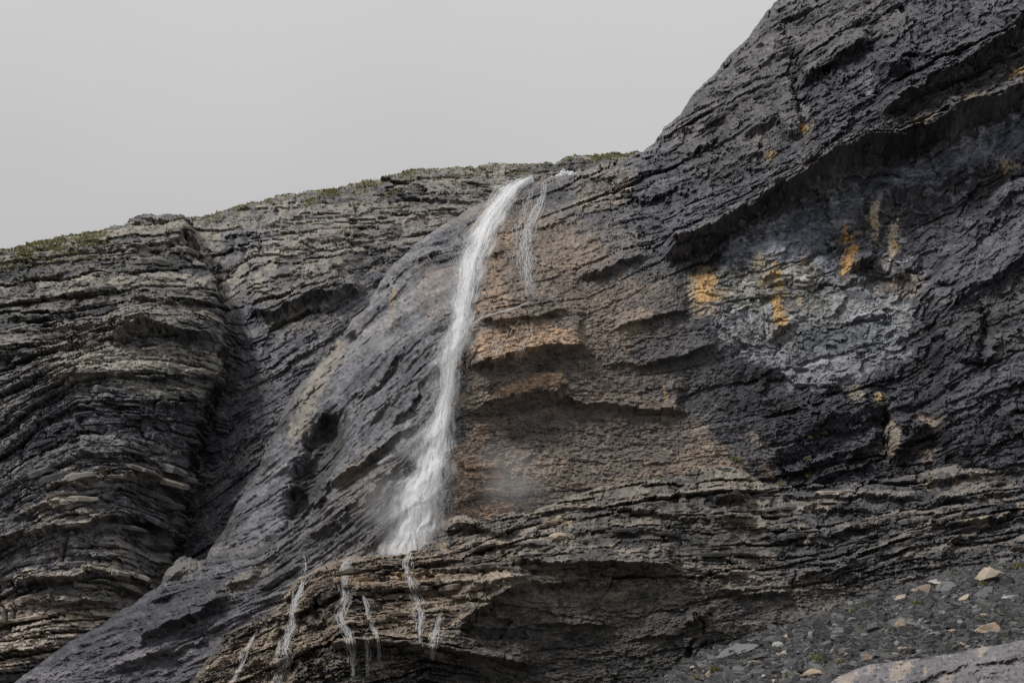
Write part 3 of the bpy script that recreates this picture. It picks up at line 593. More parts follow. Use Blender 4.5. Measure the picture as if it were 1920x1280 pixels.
st((0.17, 0.15, 0.12), [(430, 1090), (480, 1068), (500, 1050), (500, 1075), (440, 1120), (425, 1115)], 0.85); st((0.17, 0.16, 0.135), [(305, 1075), (345, 1042), (380, 1052), (375, 1072), (320, 1085)], 0.75)
# wet skin of the rock near the falls
wetm = samp(polymask([(980, 340), (1040, 345), (1020, 600), (940, 690), (900, 1000), (700, 1060), (560, 1060), (640, 880), (700, 640), (840, 430)], 90), B.Uw, B.Vw)
B.wet = np.clip(np.maximum(wetm * (0.8 + 0.5 * B.rag), 0.42 + 0.35 * B.rag), 0, 0.9); B.C *= (1 - 0.12 * wetm)[..., None]
B.C *= np.array((0.80, 0.815, 0.86), f32) + (brownw * 0.14)[..., None] * np.array((1.0, 0.8, 0.5), f32)
rw = samp(polymask([(1290, 560), (1240, 420), (1300, 200), (1500, -60), (2060, -180), (2060, 1200), (1460, 1200), (1440, 860)], 60), B.U3, B.V3) * (1 - samp(polymask(blue_poly, 40), B.Uw, B.Vw))
B.C *= 1 - rw[..., None] * np.array((0.25, 0.235, 0.19), f32); B.wet = np.maximum(B.wet, 0.55 * rw)
B.hide = (B.V > np.interp(B.us, [q[0] for q in topC], [q[1] for q in topC])[None, :] + 70) & (B.U > 330)
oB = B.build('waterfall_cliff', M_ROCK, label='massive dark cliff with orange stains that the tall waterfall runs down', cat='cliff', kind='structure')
print('B', time.time() - T_START)

# ================================================================== C  the bedded terrace wall below the falls
ctrlC = [(360, 1280, 200.5), (600, 1070, 200.5), (780, 1035, 200), (860, 980, 200.5), (1050, 945, 202), (1150, 905, 204), (1330, 885, 204.5), (1450, 915, 204), (1700, 900, 201.5), (1920, 860, 199.5),
         (640, 1200, 196.5), (900, 1100, 195.5), (900, 1250, 196.5), (1100, 1060, 196.5), (1100, 1100, 196.5), (1100, 1250, 197), (1330, 1000, 198.5), (1330, 1200, 197.5), (1600, 1000, 199), (1600, 1150, 197.5), (1900, 1000, 197), (1900, 1200, 195), (500, 1280, 197)]
C = Rock(300, 1995, 770, 1330, 1.95, topC, ctrlC, 37, roll=1.6, roll_px=20, jag=5.0, ext=(0, 1))
linesC = [[(300, 1230), (450, 1150), (600, 1065), (800, 1035), (1000, 980), (1200, 945), (1340, 935), (1530, 925), (1730, 915), (1990, 880)],
          [(300, 1270), (450, 1190), (640, 1090), (860, 1078), (1010, 1078), (1200, 1060), (1400, 1058), (1600, 1042), (1800, 990), (1990, 950)],
          [(300, 1310), (640, 1150), (900, 1120), (1000, 1100), (1200, 1095), (1400, 1085), (1550, 1080), (1700, 1030), (1990, 985)],
          [(300, 1340), (640, 1205), (800, 1200), (1000, 1225), (1200, 1190), (1400, 1140), (1700, 1090), (1990, 1050)],
          [(300, 1400), (800, 1255), (1000, 1290), (1300, 1250), (1990, 1150)]]
TC = bedfield(C.us, C.V, linesC) + 2 * fbm(C.U / 50, C.V / 30, 271, 3)
massive = samp(polymask([(1000, 1105), (1250, 1095), (1560, 1110), (1700, 1080), (1700, 1350), (860, 1350), (880, 1190), (940, 1130)], 30), C.Uw, C.Vw)
left = samp(polymask([(300, 1330), (560, 1060), (640, 1100), (640, 1350), (300, 1350)], 40), C.Uw, C.Vw)
ampC = 0.70 - 0.58 * massive - 0.15 * left
csC = bedded(C, TC, ampC, 0.8 - 0.25 * massive + 0.45 * left, 0.6 - 0.2 * massive, scales=((44, 1.9), (19, 1.25), (8, 0.5)), ln=4.5)
C.D += left * 1.3 * fbm(C.U / 40, C.V / 30, 711, 3) + 0.6 * fbm(C.U / 160, C.V / 90, 712, 3)
for a in [(1.4, 16, 5, (842, 982), (880, 992), (930, 1003), (985, 1001)), (1.0, 14, 5, (1140, 965), (1204, 961), (1345, 971)), (2.2, 30, 9, (960, 1069), (1066, 1060), (1204, 1059), (1275, 1068)),
          (1.1, 16, 5, (640, 1108), (720, 1102), (860, 1097), (963, 1099), (1004, 1095), (1090, 1093)), (2.4, 40, 12, (858, 1190), (877, 1168), (922, 1126), (1000, 1100)),
          (2.4, 26, 12, (620, 1214), (700, 1209), (818, 1221), (920, 1241), (1000, 1246)), (2.2, 14, 8, (1328, 941), (1372, 934), (1414, 941)), (1.7, 14, 8, (1330, 976), (1372, 974), (1416, 976)),
          (0.9, 14, 4, (1430, 930), (1520, 933), (1600, 930), (1720, 930)), (0.9, 14, 5, (1480, 960), (1556, 959), (1640, 962)), (1.2, 16, 5, (1724, 912), (1758, 898), (1850, 900)), (1.0, 12, 5, (1740, 940), (1830, 935), (1930, 910)),
          (0.9, 10, 4, (690, 1058), (760, 1062), (850, 1060)), (1.0, 12, 5, (700, 1072), (790, 1078), (880, 1074), (960, 1066)), (0.8, 12, 4, (1060, 1000), (1160, 1002), (1280, 1006)), (0.8, 12, 4, (880, 1030), (960, 1026), (1060, 1030)),
          (0.8, 10, 4, (1420, 1010), (1540, 1008), (1660, 990)), (0.9, 16, 5, (1346, 1104), (1412, 1117), (1480, 1110)), (0.9, 20, 6, (1480, 1080), (1560, 1070), (1620, 1050)), (1.1, 16, 5, (1720, 1000), (1800, 985), (1900, 960)),
          (0.7, 14, 4, (1000, 1170), (1100, 1165), (1150, 1175)), (0.8, 20, 5, (920, 1168), (966, 1160)), (0.6, 16, 4, (1180, 1200), (1280, 1195)), (0.9, 18, 6, (560, 1140), (640, 1142), (700, 1136)), (0.9, 18, 6, (600, 1170), (680, 1165), (760, 1168))]:
    C.ledge(*a)
C.crack(1.0, 3, (1262, 1246), (1300, 1208), (1325, 1178), (1306, 1152)); C.crack(1.0, 3, (1290, 1250), (1330, 1205)); C.crack(0.8, 3, (962, 1165), (940, 1200)); C.crack(0.5, 2.5, (1246, 985), (1244, 1050))
C.crack(0.8, 3, (1500, 1060), (1485, 1100)); C.ledge(1.3, 18, 10, (1284, 1180), (1304, 1160), (1326, 1156))
base_col(C, (0.135, 0.122, 0.106))
C.paint((0.205, 0.162, 0.125), [(300, 1340), (560, 1060), (660, 1030), (800, 1040), (900, 1000), (1000, 1090), (860, 1180), (820, 1220), (600, 1220), (560, 1350), (300, 1350)], 50, 0.9)
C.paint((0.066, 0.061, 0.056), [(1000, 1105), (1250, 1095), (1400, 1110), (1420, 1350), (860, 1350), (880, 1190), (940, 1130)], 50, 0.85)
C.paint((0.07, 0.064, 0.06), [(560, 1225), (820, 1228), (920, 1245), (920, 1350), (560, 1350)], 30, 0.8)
C.paint((0.066, 0.066, 0.072), [(1400, 900), (1995, 840), (1995, 1200), (1700, 1200), (1480, 1080)], 60, 0.85)
C.paint((0.095, 0.088, 0.084), [(1360, 1140), (1620, 1090), (1600, 1160), (1380, 1220)], 30, 0.8)
tone(C, csC * 1.25, 0.6, 0.55, 0.36)
hb = sst(0.12, 0.42, csC) * (0.5 - 0.4 * massive)
C.C += (np.array((0.25, 0.215, 0.175), f32) - C.C) * hb[..., None]
sc_ = lambda c, p, k=0.85, b=6, r=0.5: C.stain(c, p, k, b, r)
sc_((0.36, 0.245, 0.155), [(652, 1084), (700, 1080), (716, 1100), (650, 1096)]); sc_((0.36, 0.25, 0.16), [(732, 1076), (798, 1076), (798, 1092), (732, 1090)]); sc_((0.33, 0.26, 0.195), [(800, 1074), (846, 1076), (846, 1092), (802, 1090)]); sc_((0.34, 0.28, 0.215), [(848, 1076), (955, 1078), (956, 1094), (848, 1092)])
sc_((0.24, 0.21, 0.175), [(1005, 1082), (1080, 1078), (1110, 1090), (1004, 1094)], 0.6); sc_((0.36, 0.28, 0.19), [(1014, 978), (1070, 972), (1072, 984), (1020, 990)]); sc_((0.44, 0.36, 0.25), [(1032, 1003), (1060, 1002), (1062, 1016), (1034, 1018)])
sc_((0.40, 0.31, 0.2), [(814, 1022), (842, 1018), (842, 1034), (816, 1036)]); sc_((0.3, 0.27, 0.23), [(862, 1006), (1020, 1008), (1022, 1018), (870, 1022)], 0.6)
sc_((0.42, 0.36, 0.29), [(1526, 924), (1576, 922), (1578, 932), (1530, 934)]); sc_((0.24, 0.23, 0.22), [(1578, 922), (1720, 918), (1720, 930), (1578, 932)], 0.7); sc_((0.34, 0.29, 0.24), [(1490, 952), (1550, 950), (1552, 960), (1494, 962)])
sc_((0.36, 0.31, 0.24), [(1728, 902), (1758, 894), (1764, 908), (1736, 922)]); sc_((0.34, 0.31, 0.26), [(1810, 886), (1846, 888), (1850, 900), (1820, 902)]); sc_((0.3, 0.26, 0.2), [(1784, 974), (1850, 968), (1852, 988), (1790, 986)])
sc_((0.3, 0.25, 0.2), [(1856, 966), (1890, 956), (1880, 974)]); sc_((0.33, 0.28, 0.22), [(1904, 940), (1930, 940), (1930, 956), (1908, 956)]); sc_((0.24, 0.22, 0.2), [(1660, 1000), (1750, 984), (1756, 994), (1680, 1008)], 0.7)
wetc = samp(polymask([(480, 1300), (540, 1100), (640, 1040), (830, 1020), (850, 1300)], 60), C.Uw, C.Vw)
C.wet = np.clip(np.maximum(wetc * (0.8 + 0.5 * C.rag), 0.35 + 0.35 * C.rag), 0, 0.9); C.C *= (1 - 0.18 * wetc)[..., None]
C.C *= 0.88
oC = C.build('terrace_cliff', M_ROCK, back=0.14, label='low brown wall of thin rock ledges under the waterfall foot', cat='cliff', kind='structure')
print('C', time.time() - T_START)

# ================================================================== valley floor below the frame
def ground_z(x, y):
    return np.where(y > 0, y * 0.10, y * 0.02) + 0.6 * fbm(x / 30, y / 30, 900, 3)
gx = np.concatenate([-np.geomspace(3000, 220, 12), np.linspace(-200, 200, 90), np.geomspace(220, 3000, 12)])
gy = np.concatenate([-np.geomspace(3000, 60, 14), np.linspace(-50, 330, 90), np.geomspace(360, 3000, 8)])
GX, GY = np.meshgrid(gx, gy); GZ = np.minimum(ground_z(GX, GY), 24) 
idx = np.arange(GX.size).reshape(GX.shape)
gq = np.stack([idx[:-1, :-1], idx[:-1, 1:], idx[1:, 1:], idx[1:, :-1]], -1).reshape(-1, 4)
M_GROUND = rock_material('valley_rubble', base=(0.10, 0.097, 0.09), rough=0.9)
link('ground', mesh_from_arrays('ground', np.stack([GX, GY, GZ], -1).reshape(-1, 3), gq, M_GROUND), label='stony valley floor sloping up to the cliff foot', cat='ground', kind='structure')

# ================================================================== D  scree slope, F smooth slab in front
topD = [(1150, 1320), (1210, 1285), (1270, 1250), (1330, 1216), (1420, 1190), (1500, 1162), (1560, 1140), (1640, 1112), (1720, 1090), (1800, 1062), (1860, 1058), (2000, 1040)]
ctrlD = [(1160, 1320, 178), (1210, 1285, 180), (1500, 1160, 184), (1700, 1085, 188), (1920, 1050, 191), (1990, 1040, 191), (1540, 1290, 158), (1700, 1240, 158), (1920, 1205, 162), (1990, 1195, 162), (1300, 1330, 166), (1700, 1330, 148), (1990, 1330, 146), (1500, 1230, 172), (1800, 1140, 175)]
D = Rock(1150, 1995, 1000, 1330, 2.6, topD, ctrlD, 51, roll=1.2, roll_px=14, jag=2.5, ext=(0, 1))
fa, ia = facets(D.U / 7, D.V / 3.5, 811, 1.2); fb, ib = facets(D.U / 22, D.V / 10, 812, 1.2)
D.D += 0.25 * fa + 0.4 * fb + 1.3 * fbm(D.U / 90, D.V / 36, 813, 3)
base_col(D, (0.038, 0.038, 0.041))
D.C *= (0.6 + 0.9 * ia)[..., None] * (1 + 0.3 * fbm(D.U / 60, D.V / 24, 814, 3))[..., None]
gD = sst(0.25, 0.5, fbm(D.U / 34, D.V / 13, 815, 4, 0.6) + 0.1)
D.C += (np.array((0.07, 0.075, 0.025), f32) - D.C) * (0.4 * gD)[..., None]
oD = D.build('scree_slope', M_ROCK, label='slope of loose dark slate scree below the cliff', cat='scree', kind='structure')

topF = [(1480, 1330), (1540, 1288), (1580, 1262), (1625, 1245), (1700, 1236), (1780, 1226), (1850, 1212), (1920, 1200), (2000, 1188)]
ctrlF = [(1540, 1288, 128), (1625, 1245, 131), (1780, 1226, 133), (1920, 1200, 135), (2000, 1188, 135), (1600, 1330, 122), (1800, 1330, 118), (1990, 1330, 116), (1800, 1270, 125)]
Fs = Rock(1480, 1995, 1150, 1330, 1.95, topF, ctrlF, 61, roll=1.0, roll_px=16, jag=2.0, ext=(0, 1))
TF = bedfield(Fs.us, Fs.V, [[(1480, 1300), (1620, 1250), (1800, 1232), (2000, 1200)], [(1480, 1340), (1650, 1290), (1780, 1262), (1900, 1240), (2000, 1232)], [(1480, 1400), (1700, 1330), (2000, 1290)]])
Fs.D += 0.45 * fbm(Fs.U / 70, TF / 14, 821, 5, 0.6) + 0.05 * fbm(Fs.U / 12, TF / 4, 822, 3, 0.6)
f1_, i1_ = facets(Fs.U / 50 + 0.4 * Fs.rag, TF / 14, 823, 1.2); Fs.D += 0.22 * f1_; f2_, i2_ = facets(Fs.U / 14 + 0.3 * Fs.rag, TF / 5, 824, 1.3); Fs.D += 0.07 * f2_ - 0.22 * np.exp(-(fbm(Fs.U / 46, TF / 16, 825, 4, 0.6) / 0.035) ** 2)
Fs.ledge(0.9, 20, 6, (1690, 1285), (1740, 1268), (1800, 1248), (1860, 1240), (1930, 1232), (1995, 1222)); Fs.ledge(0.4, 14, 5, (1590, 1300), (1680, 1290), (1760, 1280)); Fs.ledge(0.3, 10, 4, (1820, 1262), (1900, 1258), (1995, 1246))
base_col(Fs, (0.122, 0.115, 0.121))
tone(Fs, 0.6 * (i1_ - 0.5) + 0.5 * (i2_ - 0.5), 0.3, 0.3, 0.3)
sf = lambda c, p, k=0.9: Fs.stain(np.array(c) * 0.72, p, k * 0.8, 6, 0.9)
sf((0.40, 0.325, 0.26), [(1545, 1290), (1590, 1262), (1612, 1256), (1600, 1275), (1575, 1300)]); sf((0.42, 0.35, 0.28), [(1678, 1240), (1706, 1232), (1706, 1262), (1690, 1275), (1664, 1278)]); sf((0.38, 0.3, 0.25), [(1722, 1258), (1738, 1244), (1736, 1258), (1726, 1268)])
sf((0.42, 0.36, 0.29), [(1836, 1212), (1850, 1208), (1842, 1226), (1826, 1238), (1826, 1230)]); sf((0.38, 0.31, 0.26), [(1756, 1270), (1790, 1262), (1786, 1276), (1760, 1280)], 0.7); sf((0.36, 0.29, 0.25), [(1620, 1252), (1650, 1244), (1640, 1258), (1624, 1266)], 0.7)
oF = Fs.build('smooth_rock_slab', M_ROCK, label='smooth purple grey slab with tan patches in the lower corner', cat='rock slab', kind='structure')

# ------------------------------------------------------------------ stones
RNG = np.random.default_rng(7)
def stone_mesh(name, mat, seed, flat=0.45, cuts=9, jitter=0.22):
    """an angular stone: a ball cut by random planes"""
    import bmesh
    r = np.random.default_rng(seed)
    bm = bmesh.new(); bmesh.ops.create_icosphere(bm, subdivisions=2, radius=1.0)
    for _ in range(cuts):
        n = r.normal(size=3); n /= np.linalg.norm(n); d = r.uniform(0.3, 0.72)
        for v in bm.verts:
            k = float(np.dot(v.co, n))
            if k > d: v.co -= Vector(n * (k - d))
    for v in bm.verts:
        v.co += Vector(r.normal(size=3) * jitter * 0.25); v.co.z *= flat
    me = bpy.data.meshes.new(name); bm.to_mesh(me); bm.free(); me.materials.append(mat)
    return me
def chips(name, surf, n, umin, umax, vpick, size, mat, parent, seed, cols):
    """many loose flakes lying on a surface, one joined part"""
    r = np.random.default_rng(seed)
    u = r.uniform(umin, umax, n); tv = np.interp(u, surf.us, surf.topv); v = tv + 2 + vpick(r, n) * (1325 - tv)
    P0 = surf.point(u, v)
    # flake: irregular five-sided plate
    K = 5
    ang = (np.arange(K) / K * 2 * math.pi)[None, :] + r.uniform(0, 6.3, (n, 1)) + r.uniform(-0.35, 0.35, (n, K))
    rad = r.uniform(0.6, 1.15, (n, K)); sz = size(r, n)[:, None]
    ex = sz * rad * np.cos(ang); ey = sz * rad * np.sin(ang) * r.uniform(0.45, 0.9, (n, 1)); th = sz * r.uniform(0.12, 0.4, (n, 1))
    tx = r.normal(0, 0.35, (n, 1)); ty = r.normal(0.30, 0.3, (n, 1))     # lie with the slope
    def pt(h):
        return np.stack([P0[:, :1] + ex, P0[:, 1:2] + ey, P0[:, 2:] + 0.3 * th + h + ex * tx + ey * ty], -1)
    top, bot = pt(th), pt(-th)
    V = np.concatenate([top, bot], axis=1).reshape(-1, 3)
    b = (np.arange(n) * 2 * K)[:, None]
    F = []
    for k in range(1, K - 1): F.append(b + np.array([[0, k, k + 1]])); F.append(b + K + np.array([[0, k + 1, k]]))
    for k in range(K):
        k2 = (k + 1) % K; F.append(b + np.array([[k, K + k, K + k2]])); F.append(b + np.array([[k, K + k2, k2]]))
    F = np.concatenate(F, 0)
    c = np.array(cols)[r.integers(0, len(cols), n)] * r.uniform(0.55, 1.3, (n, 1))
    C4 = np.concatenate([np.repeat(c, 2 * K, 0), np.zeros((n * 2 * K, 1))], 1)
    return link(name, mesh_from_arrays(name, V, F, mat, C4), parent=parent, kind='stuff')
GREYS = [(0.07, 0.07, 0.074), (0.04, 0.04, 0.043), (0.03, 0.03, 0.033), (0.13, 0.13, 0.135), (0.045, 0.045, 0.047), (0.12, 0.115, 0.108), (0.035, 0.035, 0.037), (0.05, 0.05, 0.053)]
chips('slate_flakes', D, 22000, 1190, 1990, lambda r, n: r.uniform(0, 1, n), lambda r, n: np.clip(r.lognormal(-2.15, 0.75, n), 0.04, 0.8), M_ROCK, oD, 5, GREYS)
print('D', time.time() - T_START)

M_TANST = rock_material('tan_stone', base=(0.32, 0.27, 0.21), per_object=True); M_BRST = rock_material('brown_stone', base=(0.235, 0.18, 0.138), per_object=True)
M_PALEST = rock_material('pale_stone', base=(0.26, 0.25, 0.235), per_object=True); M_GREYST = rock_material('grey_stone', base=(0.12, 0.118, 0.122), per_object=True); M_DKST = rock_material('dark_stone', base=(0.065, 0.062, 0.062), per_object=True)
def boulder(name, u, v, w, h, mat, seed, label, rz=0.0, ry=0.0, rx=0.35, cat='boulder', group=None, surf=None, flat=0.6, cuts=9):
    sf_ = surf or D
    p = sf_.point(u, v)[0]; m = p[1] / 212.0 * PX
    o = link(name, stone_mesh(name, mat, seed, flat=flat, cuts=cuts), label=label, cat=cat, group=group)
    o.scale = (w * m * 0.72, w * m * 0.5, h * m * 0.74 / flat); o.rotation_euler = (rx, ry, rz)
    o.location = (p[0], p[1] - 0.1, p[2] + h * m * 0.10)
    return o
boulder('boulder', 1848, 1084, 72, 40, M_TANST, 31, 'largest boulder on the scree, round tan slab leaning by the top edge', ry=-0.35, rx=0.6)
boulder('boulder', 1735, 1110, 34, 26, M_BRST, 32, 'dark brown hump of rock below and beside the largest tan boulder', ry=-0.1)
boulder('boulder', 1772, 1104, 46, 18, M_GREYST, 33, 'low grey rock resting behind the dark brown hump', ry=-0.1)
boulder('boulder', 1762, 1092, 34, 7, M_PALEST, 34, 'thin pale slab lying just above the low grey rock', ry=0.0)
boulder('boulder', 1684, 1122, 26, 12, M_TANST, 35, 'small broken tan rock on the scree crest against the dark cliff', ry=-0.3)
boulder('boulder', 1686, 1176, 26, 22, M_BRST, 36, 'angular brown block with a dark notch in the middle of the scree', cuts=5)
boulder('boulder', 1706, 1172, 26, 11, M_PALEST, 37, 'pale wedge leaning on the angular brown block', ry=0.3)
boulder('boulder', 1858, 1184, 54, 22, M_BRST, 38, 'long brown beam shaped block just above the smooth slab', ry=-0.28, cuts=5)
boulder('boulder', 1804, 1125, 30, 14, M_TANST, 39, 'tan wedge lying below the largest boulder', ry=-0.3)
boulder('boulder', 1384, 1222, 88, 13, M_GREYST, 40, 'long thin slab lying along the scree edge at the cliff foot', ry=-0.42)
boulder('boulder', 1444, 1203, 40, 15, M_DKST, 41, 'dark slab at the upper end of the long thin slab', ry=-0.3)
boulder('boulder', 1478, 1192, 20, 9, M_TANST, 42, 'small tan stone on the scree crest above the dark slab', ry=-0.2)
boulder('boulder', 1458, 1212, 20, 14, M_PALEST, 43, 'pale split stone standing in the scree by the dark slab', ry=-0.4, cuts=6)
boulder('boulder', 1468, 1224, 26, 10, M_TANST, 44, 'flat tan stone just below the pale split stone')
boulder('boulder', 1418, 1236, 36, 15, M_DKST, 45, 'dark tilted slab in the lower scree with a tan stone beneath', ry=-0.3)
boulder('boulder', 1412, 1246, 20, 10, M_TANST, 46, 'tan stone peeping out under the dark tilted slab')
boulder('boulder', 1530, 1188, 18, 15, M_GREYST, 47, 'upright grey stone alone in the middle scree', ry=-0.7)
boulder('boulder', 1570, 1172, 18, 8, M_PALEST, 48, 'pale flat stone just inside the scree crest')
boulder('boulder', 1696, 1220, 26, 10, M_TANST, 49, 'flat tan stone on the upper rim of the smooth slab')
boulder('boulder', 1628, 1234, 26, 13, M_BRST, 50, 'reddish brown rock beside the left end of the smooth slab', ry=-0.2)
boulder('boulder', 1520, 1266, 50, 14, M_BRST, 51, 'low brown rock among grass at the bottom of the scree', ry=-0.3)
boulder('boulder', 1470, 1277, 16, 11, M_PALEST, 52, 'pale stone at the bottom edge of the scree')
boulder('boulder', 1300, 1252, 12, 6, M_TANST, 53, 'tiny tan stone at the lower tip of the scree crest')
boulder('boulder', 1752, 1190, 20, 9, M_GREYST, 54, 'grey stone to the right of the notched brown block')
boulder('boulder', 1788, 1184, 20, 8, M_BRST, 55, 'small brown stone halfway between notched block and brown beam')
boulder('boulder', 1846, 1152, 16, 7, M_TANST, 56, 'small tan stone under the tan wedge')
boulder('boulder', 1890, 1122, 24, 8, M_PALEST, 57, 'pale flat stone to the right of the tan wedge')
# rocks lying on the ledges
boulder('rock_block', 1362, 886, 34, 12, M_PALEST, 60, 'pale rounded block on the ledge under the green tuft', surf=C, cat='rock')
boulder('rock_block', 1046, 1011, 30, 14, M_TANST, 61, 'single bright tan block stuck in the dark terrace ledges', surf=C, cat='rock', rx=0.0, cuts=5)
boulder('rock_block', 690, 1049, 16, 10, M_TANST, 62, 'small tan block on the terrace rim by the waterfall foot', surf=C, cat='rock', rx=0.0)
k0 = 0
for i in range(110):
    u = RNG.uniform(1260, 1940); tv = np.interp(u, D.us, D.topv); v = tv + RNG.uniform(0.03, 1) * (1290 - tv)
    if v > np.interp(u, Fs.us, Fs.topv) - 4: continue
    ci = RNG.choice(5, p=[0.52, 0.10, 0.09, 0.09, 0.20]); mt = [M_GREYST, M_PALEST, M_TANST, M_BRST, M_DKST][ci]
    where = 'high on the scree near its crest' if v - tv < 28 else ('just above the smooth slab' if u > 1600 and v > np.interp(u, Fs.us, Fs.topv) - 40 else 'in the middle of the scree slope')
    w = RNG.uniform(6, 15)
    o = boulder('scree_stone', u, v, w, w * RNG.uniform(0.3, 0.7), mt, 100 + i, 'small loose %s stone lying %s' % (('grey', 'pale', 'tan', 'brown', 'dark')[ci], where), rz=RNG.uniform(-1, 1), ry=RNG.normal(-0.25, 0.25), cat='stone', group='small loose stones on the scree')

# ================================================================== water
M_WATER, N, Lk, bs = new_mat('white_water')
a_ = N.new('ShaderNodeAttribute'); a_.attribute_name = 'Col'
bs.inputs['Base Color'].default_value = (0.95, 0.96, 0.97, 1); bs.inputs['Roughness'].default_value = 0.5
tl = N.new('ShaderNodeBsdfTranslucent'); tl.inputs['Color'].default_value = (0.95, 0.96, 0.97, 1)
mx = N.new('ShaderNodeMixShader'); mx.inputs[0].default_value = 0.45
tr = N.new('ShaderNodeBsdfTransparent'); mx2 = N.new('ShaderNodeMixShader')
Lk(bs.outputs[0], mx.inputs[1]); Lk(tl.outputs[0], mx.inputs[2]); Lk(a_.outputs['Alpha'], mx2.inputs[0]); Lk(tr.outputs[0], mx2.inputs[1]); Lk(mx.outputs[0], mx2.inputs[2])
Lk(mx2.outputs[0], N['Material Output'].inputs['Surface'])

def spindles(name, P, Q, wid, alpha, parent, kind='stuff'):
    """threads of water: each a slim three-sided thread from P to Q"""
    n = len(P); d = Q - P
    side = np.stack([-d[:, 2], np.zeros(n), d[:, 0]], -1); side /= (np.linalg.norm(side, axis=1, keepdims=True) + 1e-9)
    dep = np.array([[0, -1.0, 0]]); M_ = (P + Q) / 2
    w = wid[:, None]
    V = np.stack([P, M_ + side * w, M_ - side * w, M_ + dep * w * 0.8, Q], 1).reshape(-1, 3)
    b = (np.arange(n) * 5)[:, None]
    F = np.concatenate([b + np.array([[0, i, j]]) for i, j in ((1, 3), (3, 2), (2, 1))] + [b + np.array([[4, j, i]]) for i, j in ((1, 3), (3, 2), (2, 1))], 0)
    C4 = np.ones((n * 5, 4)); C4[:, 3] = np.repeat(alpha, 5)
    return link(name, mesh_from_arrays(name, V, F, M_WATER, C4, True), parent=parent, kind=kind)
def path_fn(path):
    p = np.array(path, float); dl = np.hypot(np.diff(p[:, 0]), np.diff(p[:, 1])); t = np.concatenate([[0], np.cumsum(dl)])
    return t[-1], lambda q: tuple(np.interp(q, t, p[:, k]) for k in range(p.shape[1]))
def stream(name, surf, path, n, ln, wid, alpha, parent, seed, off=(0.1, 0.5), spread=1.0, gauss=True):
    """path rows: u, v, half width in photo pixels"""
    r = np.random.default_rng(seed); tot, f = path_fn(path)
    t0 = r.uniform(-0.02, 1, n) * tot; le = r.uniform(*ln, n)
    x = (r.normal(0, 0.48, n) if gauss else r.uniform(-1, 1, n)) * spread
    t0 = np.maximum(t0, 0)
    u0, v0, w0 = f(t0); u1, v1, w1 = f(np.minimum(t0 + le, tot))
    o = r.uniform(*off, n)
    Pa = surf.point(u0 + x * w0, v0); Pb = surf.point(u1 + x * w1 + r.normal(0, 0.8, n), np.maximum(v1, v0 + 1.5))
    # falling water leaves the rock rather than following every hollow
    Ym = np.minimum(Pa[:, 1], Pb[:, 1])
    for Pk, (uu, vv) in ((Pa, (u0 + x * w0, v0)), (Pb, (u1 + x * w1, v1))):
        pass
    Pa[:, 1] = Pa[:, 1] * 0.4 + Ym * 0.6; Pb[:, 1] = Pb[:, 1] * 0.4 + Ym * 0.6
    Pa[:, 1] -= o; Pb[:, 1] -= o
    k = r.uniform(*wid, n); al = r.uniform(*alpha, n) * np.clip(1.15 - 0.5 * np.abs(x), 0.3, 1)
    return spindles(name, Pa, Pb, k, al, parent)
def braid(name, surf, path, nf, wid, alpha, parent, seed, keep=0.0, off=(0.05, 0.3), seg=4.0, fade=0.0):
    """thin filaments that wander inside the path's width and break up"""
    r = np.random.default_rng(seed); tot, f = path_fn(path); Ps, Qs, Ws, As = [], [], [], []
    for k in range(nf):
        t = np.arange(r.uniform(0, 0.15) * tot, tot * r.uniform(0.75, 1.0), seg)
        if len(t) < 3: continue
        x = vn(t / 30.0, t * 0 + 7.7 * k, seed) * 1.1 + 0.22 * vn(t / 9.0, t * 0 + 3.1 * k, seed + 1) + r.uniform(-0.5, 0.5)
        g = vn(t / 12.0, t * 0 + 5.3 * k, seed + 2)
        u, v, w = f(t); uu = u + x * w; P = surf.point(uu, v)
        yp = np.pad(P[:, 1], 1, mode='edge'); P[:, 1] = np.minimum(P[:, 1], np.minimum(yp[:-2], yp[2:])) - r.uniform(*off)
        P = P + r.normal(0, 0.006, P.shape)
        m = (g[:-1] > keep)
        d = P[1:] - P[:-1]; Ps.append((P[:-1] - 0.25 * d)[m]); Qs.append((P[1:] + 0.25 * d)[m]); Ws.append((r.uniform(*wid) * (0.6 + 0.8 * r.random(len(d))))[m]); As.append((r.uniform(*alpha) * (0.6 + 0.4 * r.random(len(d))) * sst(0, 10, t[:-1]) * (1 - fade * t[:-1] / tot))[m])
    return spindles(name, np.concatenate(Ps), np.concatenate(Qs), np.concatenate(Ws), np.concatenate(As), parent)
def thing(name, label, cat, loc, group=None):
    o = bpy.data.objects.new(name, None); COL.objects.link(o); o.location = (0, 0, 0)
    o['label'] = label; o['category'] = cat
    if group: o['group'] = group
    return o
fall = thing('waterfall', 'tall white waterfall pouring down the brown and grey cliff', 'waterfall', None)
main_w = 0.86
main = [(1000, 343, 4), (985, 346, 8), (965, 358, 14), (945, 380, 20), (925, 410, 24), (908, 445, 26), (890, 490, 24), (880, 530, 20), (872, 570, 18), (867, 605, 19), (858, 640, 21), (848, 685, 17), (840, 735, 15), (832, 785, 17), (820, 840, 24), (806, 890, 34), (796, 940, 40), (784, 990, 40), (776, 1030, 38), (768, 1075, 36)]
main = [(u, v, w * (main_w + 0.26 * max(0, (v - 700) / 330))) for u, v, w in main]
